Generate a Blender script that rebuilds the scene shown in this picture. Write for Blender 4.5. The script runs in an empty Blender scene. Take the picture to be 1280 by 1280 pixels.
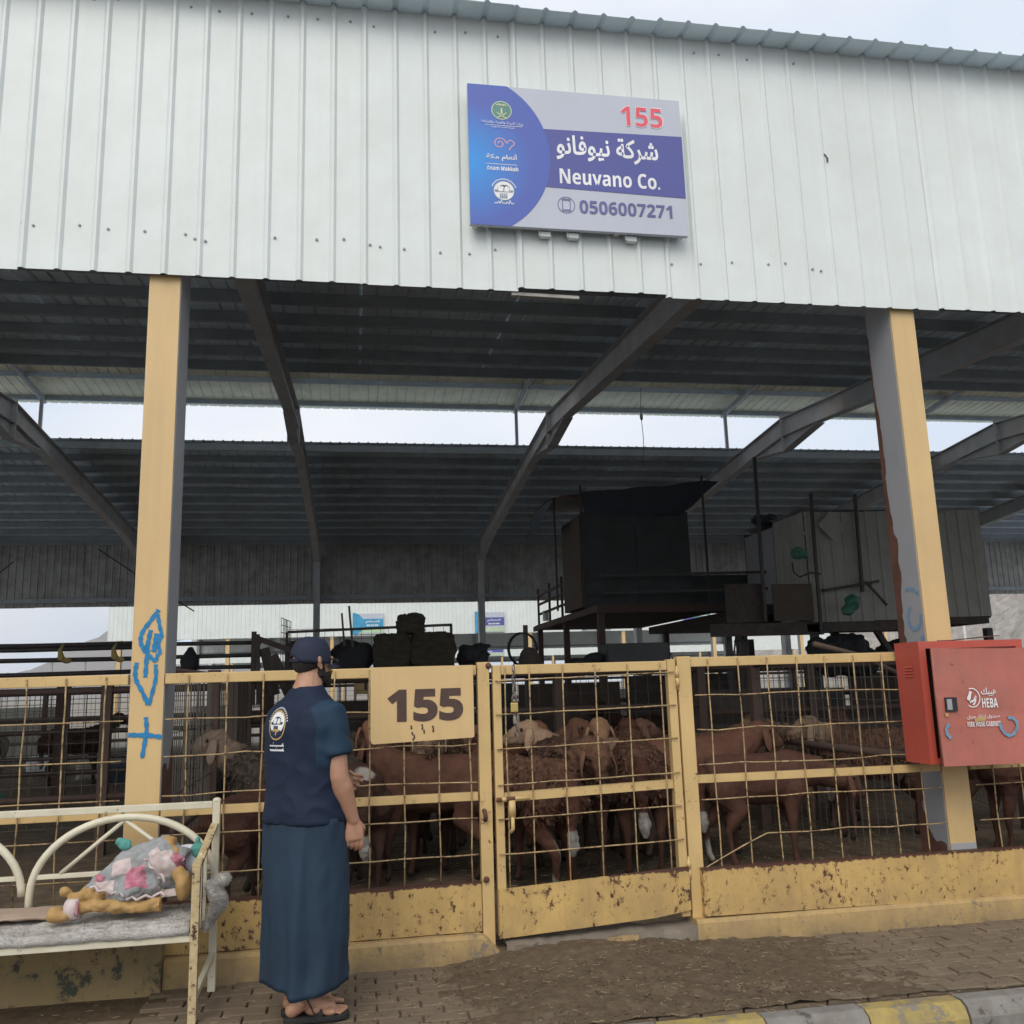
import bpy, bmesh, math, random
from math import sin, cos, pi, radians, sqrt, exp, atan2
from mathutils import Vector, Matrix, noise
random.seed(7)
R = random.Random(11)
SC = bpy.context.scene
COL = SC.collection

# ------------------------------------------------------------------ camera
CAMP = Vector((0.0, -5.2198, 1.45))
PITCH, YAW, ROLL, FPX = radians(10.6876), radians(9.9245), radians(-1.7176), 1131.86
fw = Vector((sin(YAW)*cos(PITCH), cos(YAW)*cos(PITCH), sin(PITCH)))
rt = Vector((cos(YAW), -sin(YAW), 0)); up = rt.cross(fw)
r2 = rt*cos(ROLL) + up*sin(ROLL); u2 = up*cos(ROLL) - rt*sin(ROLL)
cd = bpy.data.cameras.new('camera'); cam = bpy.data.objects.new('camera', cd); COL.objects.link(cam)
cam.matrix_world = Matrix(((r2.x, u2.x, -fw.x, CAMP.x), (r2.y, u2.y, -fw.y, CAMP.y), (r2.z, u2.z, -fw.z, CAMP.z), (0, 0, 0, 1)))
cd.sensor_width = 36; cd.lens = 36*FPX/1280; cd.clip_start = .05; cd.clip_end = 5000
SC.camera = cam

# ------------------------------------------------------------------ world, sun, exposure
SUN_EL, SUN_AZ = radians(43), radians(203)      # azimuth clockwise from +Y: behind the camera, a little to the left
w = bpy.data.worlds.new('World'); SC.world = w; w.use_nodes = True
nt = w.node_tree; bg = nt.nodes['Background']
sky = nt.nodes.new('ShaderNodeTexSky'); sky.sky_type = 'NISHITA'; sky.sun_disc = False
sky.sun_elevation = SUN_EL; sky.sun_rotation = SUN_AZ; sky.air_density = 1.0; sky.dust_density = 5.0; sky.ozone_density = 1.0
hs = nt.nodes.new('ShaderNodeHueSaturation'); hs.inputs['Saturation'].default_value = .45
nt.links.new(sky.outputs[0], hs.inputs['Color'])
tcw = nt.nodes.new('ShaderNodeTexCoord')
nz = nt.nodes.new('ShaderNodeTexNoise'); nz.inputs['Scale'].default_value = 2.2; nz.inputs['Detail'].default_value = 5; nz.inputs['Roughness'].default_value = .5
mpw = nt.nodes.new('ShaderNodeMapping'); mpw.inputs['Scale'].default_value = (1, 1, 2.6)
nt.links.new(tcw.outputs['Generated'], mpw.inputs[0]); nt.links.new(mpw.outputs[0], nz.inputs['Vector'])
crw = nt.nodes.new('ShaderNodeValToRGB')
crw.color_ramp.elements[0].position = .35; crw.color_ramp.elements[0].color = (6.3, 7.1, 8.3, 1)
crw.color_ramp.elements[1].position = .7; crw.color_ramp.elements[1].color = (8.7, 8.8, 9.0, 1)
nt.links.new(nz.outputs['Fac'], crw.inputs[0])
mxw = nt.nodes.new('ShaderNodeMixRGB'); mxw.inputs[0].default_value = .82       # high thin overcast over the clear-sky model
nt.links.new(hs.outputs[0], mxw.inputs[1]); nt.links.new(crw.outputs[0], mxw.inputs[2])
nt.links.new(mxw.outputs[0], bg.inputs['Color']); bg.inputs['Strength'].default_value = .131
sd = bpy.data.lights.new('sun', 'SUN'); sd.energy = 1.45; sd.angle = radians(42); sd.color = (1, .93, .82)
so = bpy.data.objects.new('sun', sd); COL.objects.link(so)
sdir = Vector((sin(SUN_AZ)*cos(SUN_EL), cos(SUN_AZ)*cos(SUN_EL), sin(SUN_EL)))
so.rotation_euler = sdir.to_track_quat('Z', 'Y').to_euler(); so.location = (0, 0, 60)
SC.view_settings.view_transform = 'Standard'; SC.view_settings.look = 'None'
SC.view_settings.exposure = 0.0; SC.view_settings.gamma = 1; SC.view_settings.use_curve_mapping = False
SC.cycles.max_bounces = 8; SC.cycles.diffuse_bounces = 4

# ------------------------------------------------------------------ materials
MATS = {}
def nn(nt, t, **kw):
    n = nt.nodes.new('ShaderNode'+t)
    for k, v in kw.items():
        if hasattr(n, k): setattr(n, k, v)
    return n
def mat(name, col, rough=.6, metal=0., var=.12, scale=4., bump=.0, bscale=40., stretch=(1, 1, 1),
        chips=None, dirt=None, obj=False, vcol=False, spec=.5, topz=None, sss=0, streak=None, rnd=0, band=None):
    """chips=(colour, threshold, scale)  dirt=(colour, amount, scale)  topz=(z, height, colour): bare metal along an edge"""
    m = bpy.data.materials.new(name); m.use_nodes = True; nt = m.node_tree
    b = nt.nodes['Principled BSDF']; L = nt.links.new
    b.inputs['Roughness'].default_value = rough; b.inputs['Metallic'].default_value = metal
    b.inputs['Specular IOR Level'].default_value = spec
    if sss: b.inputs['Subsurface Weight'].default_value = sss; b.inputs['Subsurface Radius'].default_value = (.02, .008, .004)
    if obj: pos = nn(nt, 'TexCoord').outputs['Object']
    else: pos = nn(nt, 'NewGeometry').outputs['Position']
    mp = nn(nt, 'Mapping'); mp.inputs['Scale'].default_value = stretch; L(pos, mp.inputs[0]); P = mp.outputs[0]
    def noi(sc, det=4, ro=.6, vec=P):
        n = nn(nt, 'TexNoise'); n.inputs['Scale'].default_value = sc; n.inputs['Detail'].default_value = det; n.inputs['Roughness'].default_value = ro
        L(vec, n.inputs['Vector']); return n.outputs['Fac']
    def mix(f, a, c):
        x = nn(nt, 'MixRGB')
        if isinstance(f, (int, float)): x.inputs[0].default_value = f
        else: L(f, x.inputs[0])
        for i, q in ((1, a), (2, c)):
            if isinstance(q, tuple): x.inputs[i].default_value = (*q[:3], 1)
            else: L(q, x.inputs[i])
        return x.outputs[0]
    def ramp(f, a, c):
        r = nn(nt, 'MapRange'); r.inputs[1].default_value = a; r.inputs[2].default_value = c; L(f, r.inputs[0]); return r.outputs[0]
    def math_(op, a, c):
        x = nn(nt, 'Math', operation=op)
        for i, q in ((0, a), (1, c)):
            if isinstance(q, (int, float)): x.inputs[i].default_value = q
            else: L(q, x.inputs[i])
        return x.outputs[0]
    lo = tuple(c*(1-var) for c in col); hi = tuple(min(1, c*(1+var)) for c in col)
    if vcol:
        a = nn(nt, 'VertexColor'); a.layer_name = 'Col'
        base = mix(ramp(noi(scale), .3, .7), (1-var,)*3, (1+var,)*3)
        x = nn(nt, 'MixRGB', blend_type='MULTIPLY'); x.inputs[0].default_value = 1; L(a.outputs[0], x.inputs[1]); L(base, x.inputs[2]); c = x.outputs[0]
    else: c = mix(ramp(noi(scale), .3, .7), lo, hi)
    if rnd:
        oi = nn(nt, 'ObjectInfo'); mr_ = nn(nt, 'MapRange'); mr_.inputs[3].default_value = 1-rnd; mr_.inputs[4].default_value = 1+rnd; L(oi.outputs['Random'], mr_.inputs[0])
        vm = nn(nt, 'VectorMath', operation='SCALE'); L(c, vm.inputs[0]); L(mr_.outputs[0], vm.inputs['Scale']); c = vm.outputs[0]
    if dirt: c = mix(math_('MULTIPLY', ramp(noi(dirt[2], 6, .7), .42, .75), dirt[1]), c, dirt[0])
    if streak:      # rain streaks of dust running down (colour, amount)
        mp2 = nn(nt, 'Mapping'); mp2.inputs['Scale'].default_value = (9, 9, .35); L(pos, mp2.inputs[0])
        c = mix(math_('MULTIPLY', ramp(noi(1.6, 6, .65, mp2.outputs[0]), .48, .8), streak[1]), c, streak[0])
    if band:        # dust gathered along a height (z0, z1, colour, amount)
        sx = nn(nt, 'SeparateXYZ'); L(pos, sx.inputs[0])
        c = mix(math_('MULTIPLY', math_('MULTIPLY', ramp(sx.outputs[2], band[0], band[1]), ramp(noi(5, 6, .7), .3, .75)), band[3]), c, band[2])
    rg = None
    if chips:
        f = noi(chips[2], 8, .75); f2 = noi(chips[2]*.17, 3, .5)
        f = math_('ADD', f, math_('MULTIPLY', math_('SUBTRACT', f2, .5), .25))
        if topz:
            sx = nn(nt, 'SeparateXYZ'); L(pos, sx.inputs[0])
            e = math_('MULTIPLY', ramp(sx.outputs[2], topz[0]-topz[1], topz[0]), .3)
            f = math_('ADD', f, e)
        k = ramp(f, chips[1], chips[1]+.03)
        k2 = ramp(f, chips[1]-.06, chips[1]+.02)
        c = mix(math_('MULTIPLY', k2, .45), c, tuple(q*.55 for q in col))
        c = mix(k, c, chips[0]); rg = k
    L(c, b.inputs['Base Color'])
    if bump:
        bn = nn(nt, 'Bump'); bn.inputs['Strength'].default_value = bump; bn.inputs['Distance'].default_value = .01
        L(noi(bscale, 6, .65), bn.inputs['Height']); L(bn.outputs[0], b.inputs['Normal'])
    MATS[name] = m; return m
RUST = (.11, .035, .016)
mat('clad_white', (.715, .765, .745), .42, .0, .04, 1.3, dirt=((.60, .59, .54), .35, 2.5), streak=((.65, .66, .61), .4), bump=.6, bscale=1.7, rnd=.02, band=(5.55, 5.74, (.55, .45, .39), .4))
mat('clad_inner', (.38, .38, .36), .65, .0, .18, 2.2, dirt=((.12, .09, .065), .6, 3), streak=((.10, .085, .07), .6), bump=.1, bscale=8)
mat('roof_under', (.66, .78, .86), .6, .0, .12, 2.2, dirt=((.50, .56, .60), .3, 2.5), bump=.05, bscale=6, rnd=.08)
mat('cap_lit_cream', (.86, .80, .60), .6, .0, .08, 2.2, dirt=((.4, .36, .28), .4, 3))  # cream stands for daylight bounced onto the cap's underside, put into the colour
mat('steel_grey', (.38, .385, .40), .55, .1, .14, 5, dirt=((.17, .15, .13), .4, 5), chips=(RUST, .72, 14), bump=.08)
mat('rafter_grey', (.42, .44, .46), .7, .0, .15, 3, dirt=((.36, .25, .18), .55, 1.2), bump=.08)
mat('purlin_grey', (.30, .34, .37), .65, .0, .15, 3)
mat('rust', (.125, .055, .035), .85, .0, .25, 9, dirt=((.05, .02, .012), .6, 12), bump=.3, bscale=60)
mat('yellow', (.62, .43, .185), .5, .0, .07, 3, dirt=((.42, .28, .12), .35, 4), chips=(RUST, .635, 24), streak=((.4, .29, .15), .25), bump=.06, bscale=25)
mat('yellow_post', (.66, .46, .215), .5, .0, .05, 2, dirt=((.5, .34, .16), .3, 1.6), chips=(RUST, .815, 18), streak=((.45, .32, .17), .4), bump=.05, bscale=12, band=(1.2, .2, (.44, .30, .14), .6))
mat('yellow_wire', (.44, .31, .15), .6, .0, .2, 14, dirt=((.16, .10, .055), .85, 16), chips=((.13, .07, .04), .55, 30))
mat('yellow_plate', (.56, .37, .13), .55, .0, .10, 3, dirt=((.36, .24, .11), .6, 5), chips=((.085, .034, .02), .575, 26), streak=((.30, .2, .1), .45), topz=(.392, .022), bump=.18, bscale=45, stretch=(1, 1, .8), band=(.26, .11, (.29, .20, .10), .8))
mat('yellow_kick', (.47, .32, .13), .8, .0, .14, 4, dirt=((.22, .155, .09), .9, 4), chips=((.19, .15, .11), .60, 14), streak=((.22, .16, .1), .6), bump=.4, bscale=40, band=(.09, .0, (.14, .105, .065), 1))
mat('old_plinth', (.36, .26, .12), .9, .0, .2, 5, dirt=((.12, .11, .07), .95, 2.5), chips=((.075, .075, .055), .545, 5), bump=.4, bscale=30)
mat('red_paint', (.50, .085, .055), .42, .0, .07, 3, dirt=((.42, .10, .075), .5, 4), chips=((.62, .55, .5), .83, 22), streak=((.30, .08, .06), .3), bump=.05)
mat('red_faded', (.47, .145, .11), .5, .0, .08, 3, dirt=((.30, .13, .10), .75, 4), chips=((.17, .05, .04), .67, 20), streak=((.52, .2, .17), .3), bump=.05)
mat('dark_in', (.035, .016, .013), .8)
mat('black_plastic', (.02, .021, .022), .45)
mat('black_rubber', (.018, .018, .018), .7, bump=.3, bscale=90)
mat('white_print', (.78, .78, .78), .5)
mat('pale_print', (.62, .50, .48), .6)
mat('red_print', (.76, .10, .14), .45)
mat('grey_sign', (.50, .525, .60), .4, var=.03)
mat('violet_sign', (.09, .10, .32), .4, var=.03)
mat('dark_print', (.12, .13, .30), .5)
mat('green_print', (.10, .25, .22), .5)
mat('pale_gold', (.62, .62, .38), .5)
mat('pink_print', (.56, .33, .48), .5)
mat('grey_print', (.30, .33, .38), .5)
mat('brown_print', (.075, .04, .032), .6, var=.2, scale=20)
mat('blue_spray', (.015, .20, .43), .7, var=.2, scale=30)
mat('faded_spray', (.17, .30, .42), .7, var=.15, scale=30)
mat('gold_print', (.50, .34, .13), .5)
mat('cream_paint', (.66, .61, .47), .45, .0, .08, 6, dirt=((.45, .38, .25), .4, 9), chips=((.04, .028, .02), .665, 16), bump=.06)
mat('cream_rusty', (.56, .45, .25), .55, .0, .12, 6, dirt=((.25, .12, .05), .7, 9), chips=((.075, .028, .018), .555, 14), bump=.15)
mat('fleece', (.60, .57, .53), .95, .0, .14, 9, dirt=((.34, .29, .25), .55, 6), bump=1.0, bscale=130, spec=.1)
mat('fleece_white', (.74, .71, .66), .95, .0, .10, 9, dirt=((.5, .45, .4), .5, 8), bump=1.0, bscale=130, spec=.1)
mat('cyan_print', (.05, .30, .50), .5)
mat('pale_green', (.45, .60, .38), .5)
mat('cardboard', (.36, .27, .20), .9, .0, .1, 5)
mat('ochre_felt', (.42, .265, .11), .9, .0, .12, 25, dirt=((.38, .22, .08), .5, 14), bump=.25, bscale=160, spec=.2)
mat('grey_cloth', (.31, .32, .32), .9, .0, .18, 22, dirt=((.20, .19, .18), .4, 12), bump=.3, bscale=140, spec=.2)
mat('pale_cloth', (.58, .50, .47), .9, .0, .12, 22, dirt=((.5, .28, .30), .5, 20), bump=.3, bscale=140, spec=.2)
mat('pink_cloth', (.42, .13, .19), .9, .0, .22, 26, dirt=((.62, .42, .43), .6, 40), bump=.3, bscale=140, spec=.2)
mat('pillow_white', (.62, .64, .68), .9, .0, .1, 9, dirt=((.45, .42, .42), .4, 9), bump=.2, bscale=90, spec=.2)
mat('teal_cloth', (.09, .29, .26), .85, .0, .15, 15, bump=.2, bscale=90)
mat('clear_plastic', (.55, .62, .68), .2, .0, .05)
mat('blue_plastic', (.03, .11, .42), .4)
mat('trough_blue', (.07, .12, .20), .5, dirt=((.14, .11, .08), .6, 8))
mat('green_plastic', (.04, .28, .17), .5)
mat('green_bag', (.035, .15, .10), .5, .0, .25, 12, bump=.5, bscale=30)
mat('skin', (.44, .235, .15), .5, .0, .08, 25, sss=.12, bump=.08, bscale=220, obj=True)
mat('hair_black', (.018, .014, .012), .7, .0, .3, 60, bump=.6, bscale=260, obj=True)
mat('navy_cap', (.013, .018, .042), .8, .0, .12, 30, bump=.15, bscale=400, obj=True)
mat('shirt_navy', (.0135, .026, .060), .72, .0, .10, 7, bump=.10, bscale=300, obj=True, spec=.35)
mat('shirt_cloth', (1, 1, 1), .72, .0, .10, 7, bump=.25, bscale=300, obj=True, spec=.3, vcol=True)
mat('sleeve_blue', (.016, .046, .086), .7, .0, .08, 7, bump=.10, bscale=300, obj=True, spec=.35)
mat('skirt_blue', (.0205, .040, .068), .75, .0, .08, 5, bump=.12, bscale=320, obj=True, spec=.3)
mat('brass', (.60, .45, .16), .35, .8, .1, 20)
mat('chain_steel', (.22, .19, .17), .5, .7, .2, 20)
mat('concrete', (.21, .175, .135), .9, .0, .14, 7, dirt=((.13, .11, .085), .7, 6), bump=.5, bscale=60)
mat('kerb_yellow', (.40, .30, .09), .85, .0, .14, 6, dirt=((.23, .18, .11), .95, 5), chips=((.21, .185, .15), .575, 9), bump=.4, bscale=50)
mat('kerb_grey', (.23, .215, .195), .9, .0, .16, 6, dirt=((.14, .115, .085), .85, 5), chips=((.10, .085, .065), .60, 9), bump=.4, bscale=50)
mat('paver', (.168, .127, .085), .9, .0, .18, 9, rnd=.10, dirt=((.135, .10, .066), .95, 2.6), bump=.5, bscale=55)
mat('manure', (.148, .110, .072), .95, .0, .25, 16, dirt=((.085, .065, .045), .7, 30), bump=1.0, bscale=90, spec=.15)
mat('pen_floor', (.19, .145, .10), .95, .0, .3, 5, dirt=((.06, .047, .034), .7, 13), bump=1.0, bscale=60, spec=.15)
mat('clod', (.125, .092, .064), .95, .0, .3, 30, spec=.1)
mat('straw', (.42, .33, .19), .8, .0, .25, 30)
mat('asphalt', (.065, .062, .058), .9, .0, .15, 20, dirt=((.14, .12, .09), .5, 2), bump=.5, bscale=120)
mat('far_ground', (.24, .21, .17), .95, .0, .15, .2, dirt=((.16, .13, .10), .5, .05))
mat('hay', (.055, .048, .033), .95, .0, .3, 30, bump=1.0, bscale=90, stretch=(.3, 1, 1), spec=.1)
mat('dark_wood', (.07, .055, .045), .85, .0, .25, 8, bump=.3)
mat('ply_brown', (.085, .062, .048), .85, .0, .2, 6)
mat('dark_sheet', (.05, .055, .055), .7, .0, .25, 3, dirt=((.035, .03, .028), .6, 4))
mat('shack_pale', (.36, .36, .32), .7, .0, .1, 3, dirt=((.3, .28, .24), .6, 4), streak=((.2, .18, .15), .6))
mat('tarp_blue', (.02, .032, .05), .6, .0, .3, 4)
mat('tarp_red', (.10, .03, .022), .7, .0, .3, 4)
mat('black_cloth', (.015, .015, .017), .8, .0, .2, 10)
mat('pipe_dark', (.045, .042, .042), .55, .1, .25, 12, dirt=((.09, .05, .035), .5, 12))
mat('pipe_rust', (.095, .062, .048), .8, .0, .25, 12, dirt=((.06, .03, .02), .6, 12))
mat('wire_dark', (.10, .085, .07), .7, .2, .3, 14)
mat('wool', (1, 1, 1), .92, vcol=True, var=.28, scale=22, bump=1.0, bscale=75, obj=True, spec=.12)
mat('coat', (1, 1, 1), .85, vcol=True, var=.16, scale=16, bump=.4, bscale=160, obj=True, spec=.18)
mat('eye', (.012, .01, .008), .2)
mat('hoof', (.04, .032, .026), .6)
mat('rock', (.33, .30, .27), .95, .0, .22, .35, dirt=((.17, .155, .14), .7, 1.3), bump=.8, bscale=3)
mat('mountain', (.22, .20, .19), .95, .0, .15, .01)
mat('pole_white', (.6, .6, .58), .5)
mat('far_canopy', (.55, .55, .50), .7)
mat('pale_box', (.45, .44, .40), .8, dirt=((.2, .17, .13), .5, 9))
# blue sweep of the sign: a printed gradient, azure at the left edge turning violet
def sweep(name, c0, c1):
    m = mat(name, c0, .4, var=.02); nt = m.node_tree; b = nt.nodes['Principled BSDF']
    tc = nn(nt, 'TexCoord'); ln = nn(nt, 'VectorMath', operation='DISTANCE'); ln.inputs[1].default_value = (-.02, 0, .42)
    nt.links.new(tc.outputs['Object'], ln.inputs[0])
    mr = nn(nt, 'MapRange'); mr.inputs[1].default_value = .05; mr.inputs[2].default_value = .42; nt.links.new(ln.outputs['Value'], mr.inputs[0])
    x = nn(nt, 'MixRGB'); x.inputs[1].default_value = (*c0, 1); x.inputs[2].default_value = (*c1, 1)
    nt.links.new(mr.outputs[0], x.inputs[0]); nt.links.new(x.outputs[0], b.inputs['Base Color'])
sweep('sweep_blue', (.03, .29, .76), (.085, .13, .45))

# ------------------------------------------------------------------ mesh helpers
def tag(o, label=None, cat=None, group=None, kind=None):
    if label: o['label'] = label
    if cat: o['category'] = cat
    if group: o['group'] = group
    if kind: o['kind'] = kind
    return o
def thing(name, label, cat, loc=(0, 0, 0), rz=0, group=None):
    o = bpy.data.objects.new(name, None); o.empty_display_size = .1; COL.objects.link(o); o.location = loc; o.rotation_euler = (0, 0, rz)
    return tag(o, label, cat, group)
def link(name, me, parent=None, loc=None):
    o = bpy.data.objects.new(name, me); COL.objects.link(o)
    if parent is not None: o.parent = parent
    if loc is not None: o.location = loc
    return o
def wloc(p):
    v = Vector((0, 0, 0))
    while p is not None: v += p.location; p = p.parent
    return v
class MB:
    def __init__(s): s.v = []; s.f = []; s.mi = []; s.cur = 0
    def add(s, vs, fs):
        k = len(s.v); s.v += [tuple(q) for q in vs]; s.f += [tuple(i+k for i in f) for f in fs]; s.mi += [s.cur]*len(fs); return s
    def box(s, x0, x1, y0, y1, z0, z1, M=None):
        vs = [Vector(q) for q in ((x0, y0, z0), (x1, y0, z0), (x1, y1, z0), (x0, y1, z0), (x0, y0, z1), (x1, y0, z1), (x1, y1, z1), (x0, y1, z1))]
        if M is not None: vs = [M @ q for q in vs]
        return s.add(vs, ((0, 3, 2, 1), (4, 5, 6, 7), (0, 1, 5, 4), (1, 2, 6, 5), (2, 3, 7, 6), (3, 0, 4, 7)))
    def bar(s, p, q, w, h, upv=(0, 0, 1)):
        p, q = Vector(p), Vector(q); d = (q-p).normalized(); u = Vector(upv)
        a = d.cross(u)
        if a.length < 1e-4: a = d.cross(Vector((0, 1, 0)))
        a.normalize(); c = a.cross(d).normalized(); a *= w/2; c *= h/2
        vs = [p-a-c, p+a-c, p+a+c, p-a+c, q-a-c, q+a-c, q+a+c, q-a+c]
        return s.add(vs, ((0, 1, 2, 3), (7, 6, 5, 4), (0, 4, 5, 1), (1, 5, 6, 2), (2, 6, 7, 3), (3, 7, 4, 0)))
    def loft(s, rings, cap=True, closed=False):
        n = len(rings[0]); vs = [q for r in rings for q in r]; fs = []
        m = len(rings)
        for i in range(m if closed else m-1):
            for j in range(n):
                a = i*n+j; b = i*n+(j+1) % n; c = ((i+1) % m)*n+(j+1) % n; d = ((i+1) % m)*n+j
                fs.append((a, b, c, d))
        if cap and not closed: fs.append(tuple(range(n))[::-1]); fs.append(tuple(range((m-1)*n, m*n)))
        return s.add(vs, fs)
    def tube(s, pts, r, n=8, closed=False):
        pts = [Vector(p) for p in pts]; rr = r if isinstance(r, (list, tuple)) else [r]*len(pts); rings = []; pa = None
        for i, p in enumerate(pts):
            if closed: d = (pts[(i+1) % len(pts)]-pts[i-1])
            else: d = (pts[min(i+1, len(pts)-1)]-pts[max(i-1, 0)])
            if d.length < 1e-9: d = Vector((0, 0, 1))
            d.normalize()
            if pa is None:
                a = d.cross(Vector((0, 0, 1)))
                if a.length < .05: a = d.cross(Vector((0, 1, 0)))
            else: a = pa - d*pa.dot(d)
            a.normalize(); pa = a; c = d.cross(a)
            rings.append([p+(a*cos(2*pi*j/n)+c*sin(2*pi*j/n))*rr[i] for j in range(n)])
        return s.loft(rings, True, closed)
    def ball(s, c, r, n=10, m=7, M=None):
        c = Vector(c); r = Vector(r) if isinstance(r, (tuple, list, Vector)) else Vector((r, r, r)); rings = []
        for i in range(m):
            t = pi*(i+.5)/m
            rings.append([Vector((r.x*sin(t)*cos(2*pi*j/n), r.y*sin(t)*sin(2*pi*j/n), -r.z*cos(t))) for j in range(n)])
        if M is not None: rings = [[M @ q for q in g] for g in rings]
        return s.loft([[q+c for q in g] for g in rings])
    def prism(s, pts, y0, y1):      # outline in xz, extruded along y
        n = len(pts)
        vs = [(x, y0, z) for x, z in pts]+[(x, y1, z) for x, z in pts]
        fs = [tuple(range(n)), tuple(range(2*n-1, n-1, -1))]+[(i, i+n, (i+1) % n+n, (i+1) % n) for i in range(n)]
        return s.add(vs, fs)
    def mesh(s, name, mats, smooth=False, org=(0, 0, 0)):
        me = bpy.data.meshes.new(name); o = Vector(org)
        me.from_pydata([tuple(Vector(q)-o) for q in s.v], [], s.f)
        for m in (mats if isinstance(mats, (list, tuple)) else [mats]): me.materials.append(MATS[m])
        if any(s.mi): me.polygons.foreach_set('material_index', s.mi)
        if smooth: me.polygons.foreach_set('use_smooth', [True]*len(me.polygons))
        me.update(); return me
    def build(s, name, mats, parent=None, smooth=False, bevel=0, local=False):
        org = (0, 0, 0) if local else (wloc(parent) if parent is not None else (0, 0, 0))
        me = s.mesh(name, mats, smooth, org)
        if bevel: bev(me, bevel)
        return link(name, me, parent)
def bev(me, w, seg=2):
    bm = bmesh.new(); bm.from_mesh(me); bmesh.ops.recalc_face_normals(bm, faces=bm.faces)
    bmesh.ops.bevel(bm, geom=[e for e in bm.edges if len(e.link_faces) == 2 and e.calc_face_angle(0) > .5], offset=w, segments=seg, affect='EDGES', profile=.6)
    bm.to_mesh(me); bm.free()
def remesh(mb, vox, smooth_it=4, fac=.5):
    """fuse overlapping closed shapes into one continuous skin"""
    me = bpy.data.meshes.new('tmp'); me.from_pydata(mb.v, [], mb.f)
    bm = bmesh.new(); bm.from_mesh(me); bmesh.ops.recalc_face_normals(bm, faces=bm.faces); bm.to_mesh(me); bm.free()
    o = bpy.data.objects.new('tmp', me); COL.objects.link(o)
    md = o.modifiers.new('r', 'REMESH'); md.mode = 'VOXEL'; md.voxel_size = vox
    if smooth_it:
        sm = o.modifiers.new('s', 'SMOOTH'); sm.iterations = smooth_it; sm.factor = fac
    dg = bpy.context.evaluated_depsgraph_get()
    out = bpy.data.meshes.new_from_object(o.evaluated_get(dg))
    bpy.data.objects.remove(o); bpy.data.meshes.remove(me)
    out.polygons.foreach_set('use_smooth', [True]*len(out.polygons))
    return out
def displace(me, fn):
    me.update()
    ns = [v.normal.copy() for v in me.vertices]
    for v, n in zip(me.vertices, ns): v.co += n*fn(v.co, n)
    me.update()

# ------------------------------------------------------------------ lettering
AR = {'ا': ('\uFE8D', '\uFE8E'), 'أ': ('\uFE83', '\uFE84'), 'إ': ('\uFE87', '\uFE88'), 'ة': ('\uFE93', '\uFE94'), 'د': ('\uFEA9', '\uFEAA'), 'ر': ('\uFEAD', '\uFEAE'), 'ز': ('\uFEAF', '\uFEB0'), 'و': ('\uFEED', '\uFEEE'), 'ء': ('\uFE80', '\uFE80')}
for ch, b in (('ب', 0xFE8F), ('ت', 0xFE95), ('ح', 0xFEA1), ('س', 0xFEB1), ('ش', 0xFEB5), ('ص', 0xFEB9), ('ط', 0xFEC1), ('ع', 0xFEC9), ('ف', 0xFED1), ('ق', 0xFED5), ('ك', 0xFED9), ('ل', 0xFEDD), ('م', 0xFEE1), ('ن', 0xFEE5), ('ه', 0xFEE9), ('ي', 0xFEF1), ('ئ', 0xFE89)):
    AR[ch] = tuple(chr(b+i) for i in range(4))       # isolated, final, initial, medial
def arabic(t):
    out = []
    for word in t.split(' '):
        g = ''
        for i, c in enumerate(word):
            if c not in AR: g += c; continue
            prev = i > 0 and word[i-1] in AR and len(AR[word[i-1]]) == 4
            nxt = i < len(word)-1 and word[i+1] in AR and word[i+1] != 'ء' and len(AR[c]) == 4
            if c == 'ء': prev = nxt = False
            g += AR[c][(3 if prev and nxt else 1 if prev else 2 if nxt else 0)]
        out.append(g[::-1])
    return ' '.join(out[::-1])
def text(name, s, x0, x1, z0, z1, y, m, parent, bold=.0, th=.0015):
    """lettering fitted to a box in the xz plane, read from -y"""
    if not any(ord(q) > 0x500 for q in s):     # the heavy sans-serif alphabet
        s = ''.join(chr(0x1D7EC+ord(q)-48) if q.isdigit() else chr(0x1D5D4+ord(q)-65) if 'A' <= q <= 'Z' else chr(0x1D5EE+ord(q)-97) if 'a' <= q <= 'z' else q for q in s)
    c = bpy.data.curves.new('t', 'FONT'); c.body = s; c.offset = bold; c.resolution_u = 3
    o = bpy.data.objects.new('t', c); COL.objects.link(o)
    me = bpy.data.meshes.new_from_object(o.evaluated_get(bpy.context.evaluated_depsgraph_get()))
    bpy.data.objects.remove(o); bpy.data.curves.remove(c)
    xs = [v.co.x for v in me.vertices]; ys = [v.co.y for v in me.vertices]
    a, b, d, e = min(xs), max(xs), min(ys), max(ys); org = wloc(parent)
    par = list(range(len(me.vertices)))      # joined letters overlap: each island lies a hair above the one before
    def fnd(i):
        while par[i] != i: par[i] = par[par[i]]; i = par[i]
        return i
    for ed in me.edges: par[fnd(ed.vertices[0])] = fnd(ed.vertices[1])
    isl = {}
    for v in me.vertices:
        k = isl.setdefault(fnd(v.index), len(isl))
        v.co = Vector((x0+(v.co.x-a)/(b-a)*(x1-x0), y-.00004*k, z0+(v.co.y-d)/(e-d)*(z1-z0)))-org
    me.materials.clear(); me.materials.append(MATS[m]); me.name = name
    return link(name, me, parent)
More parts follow.
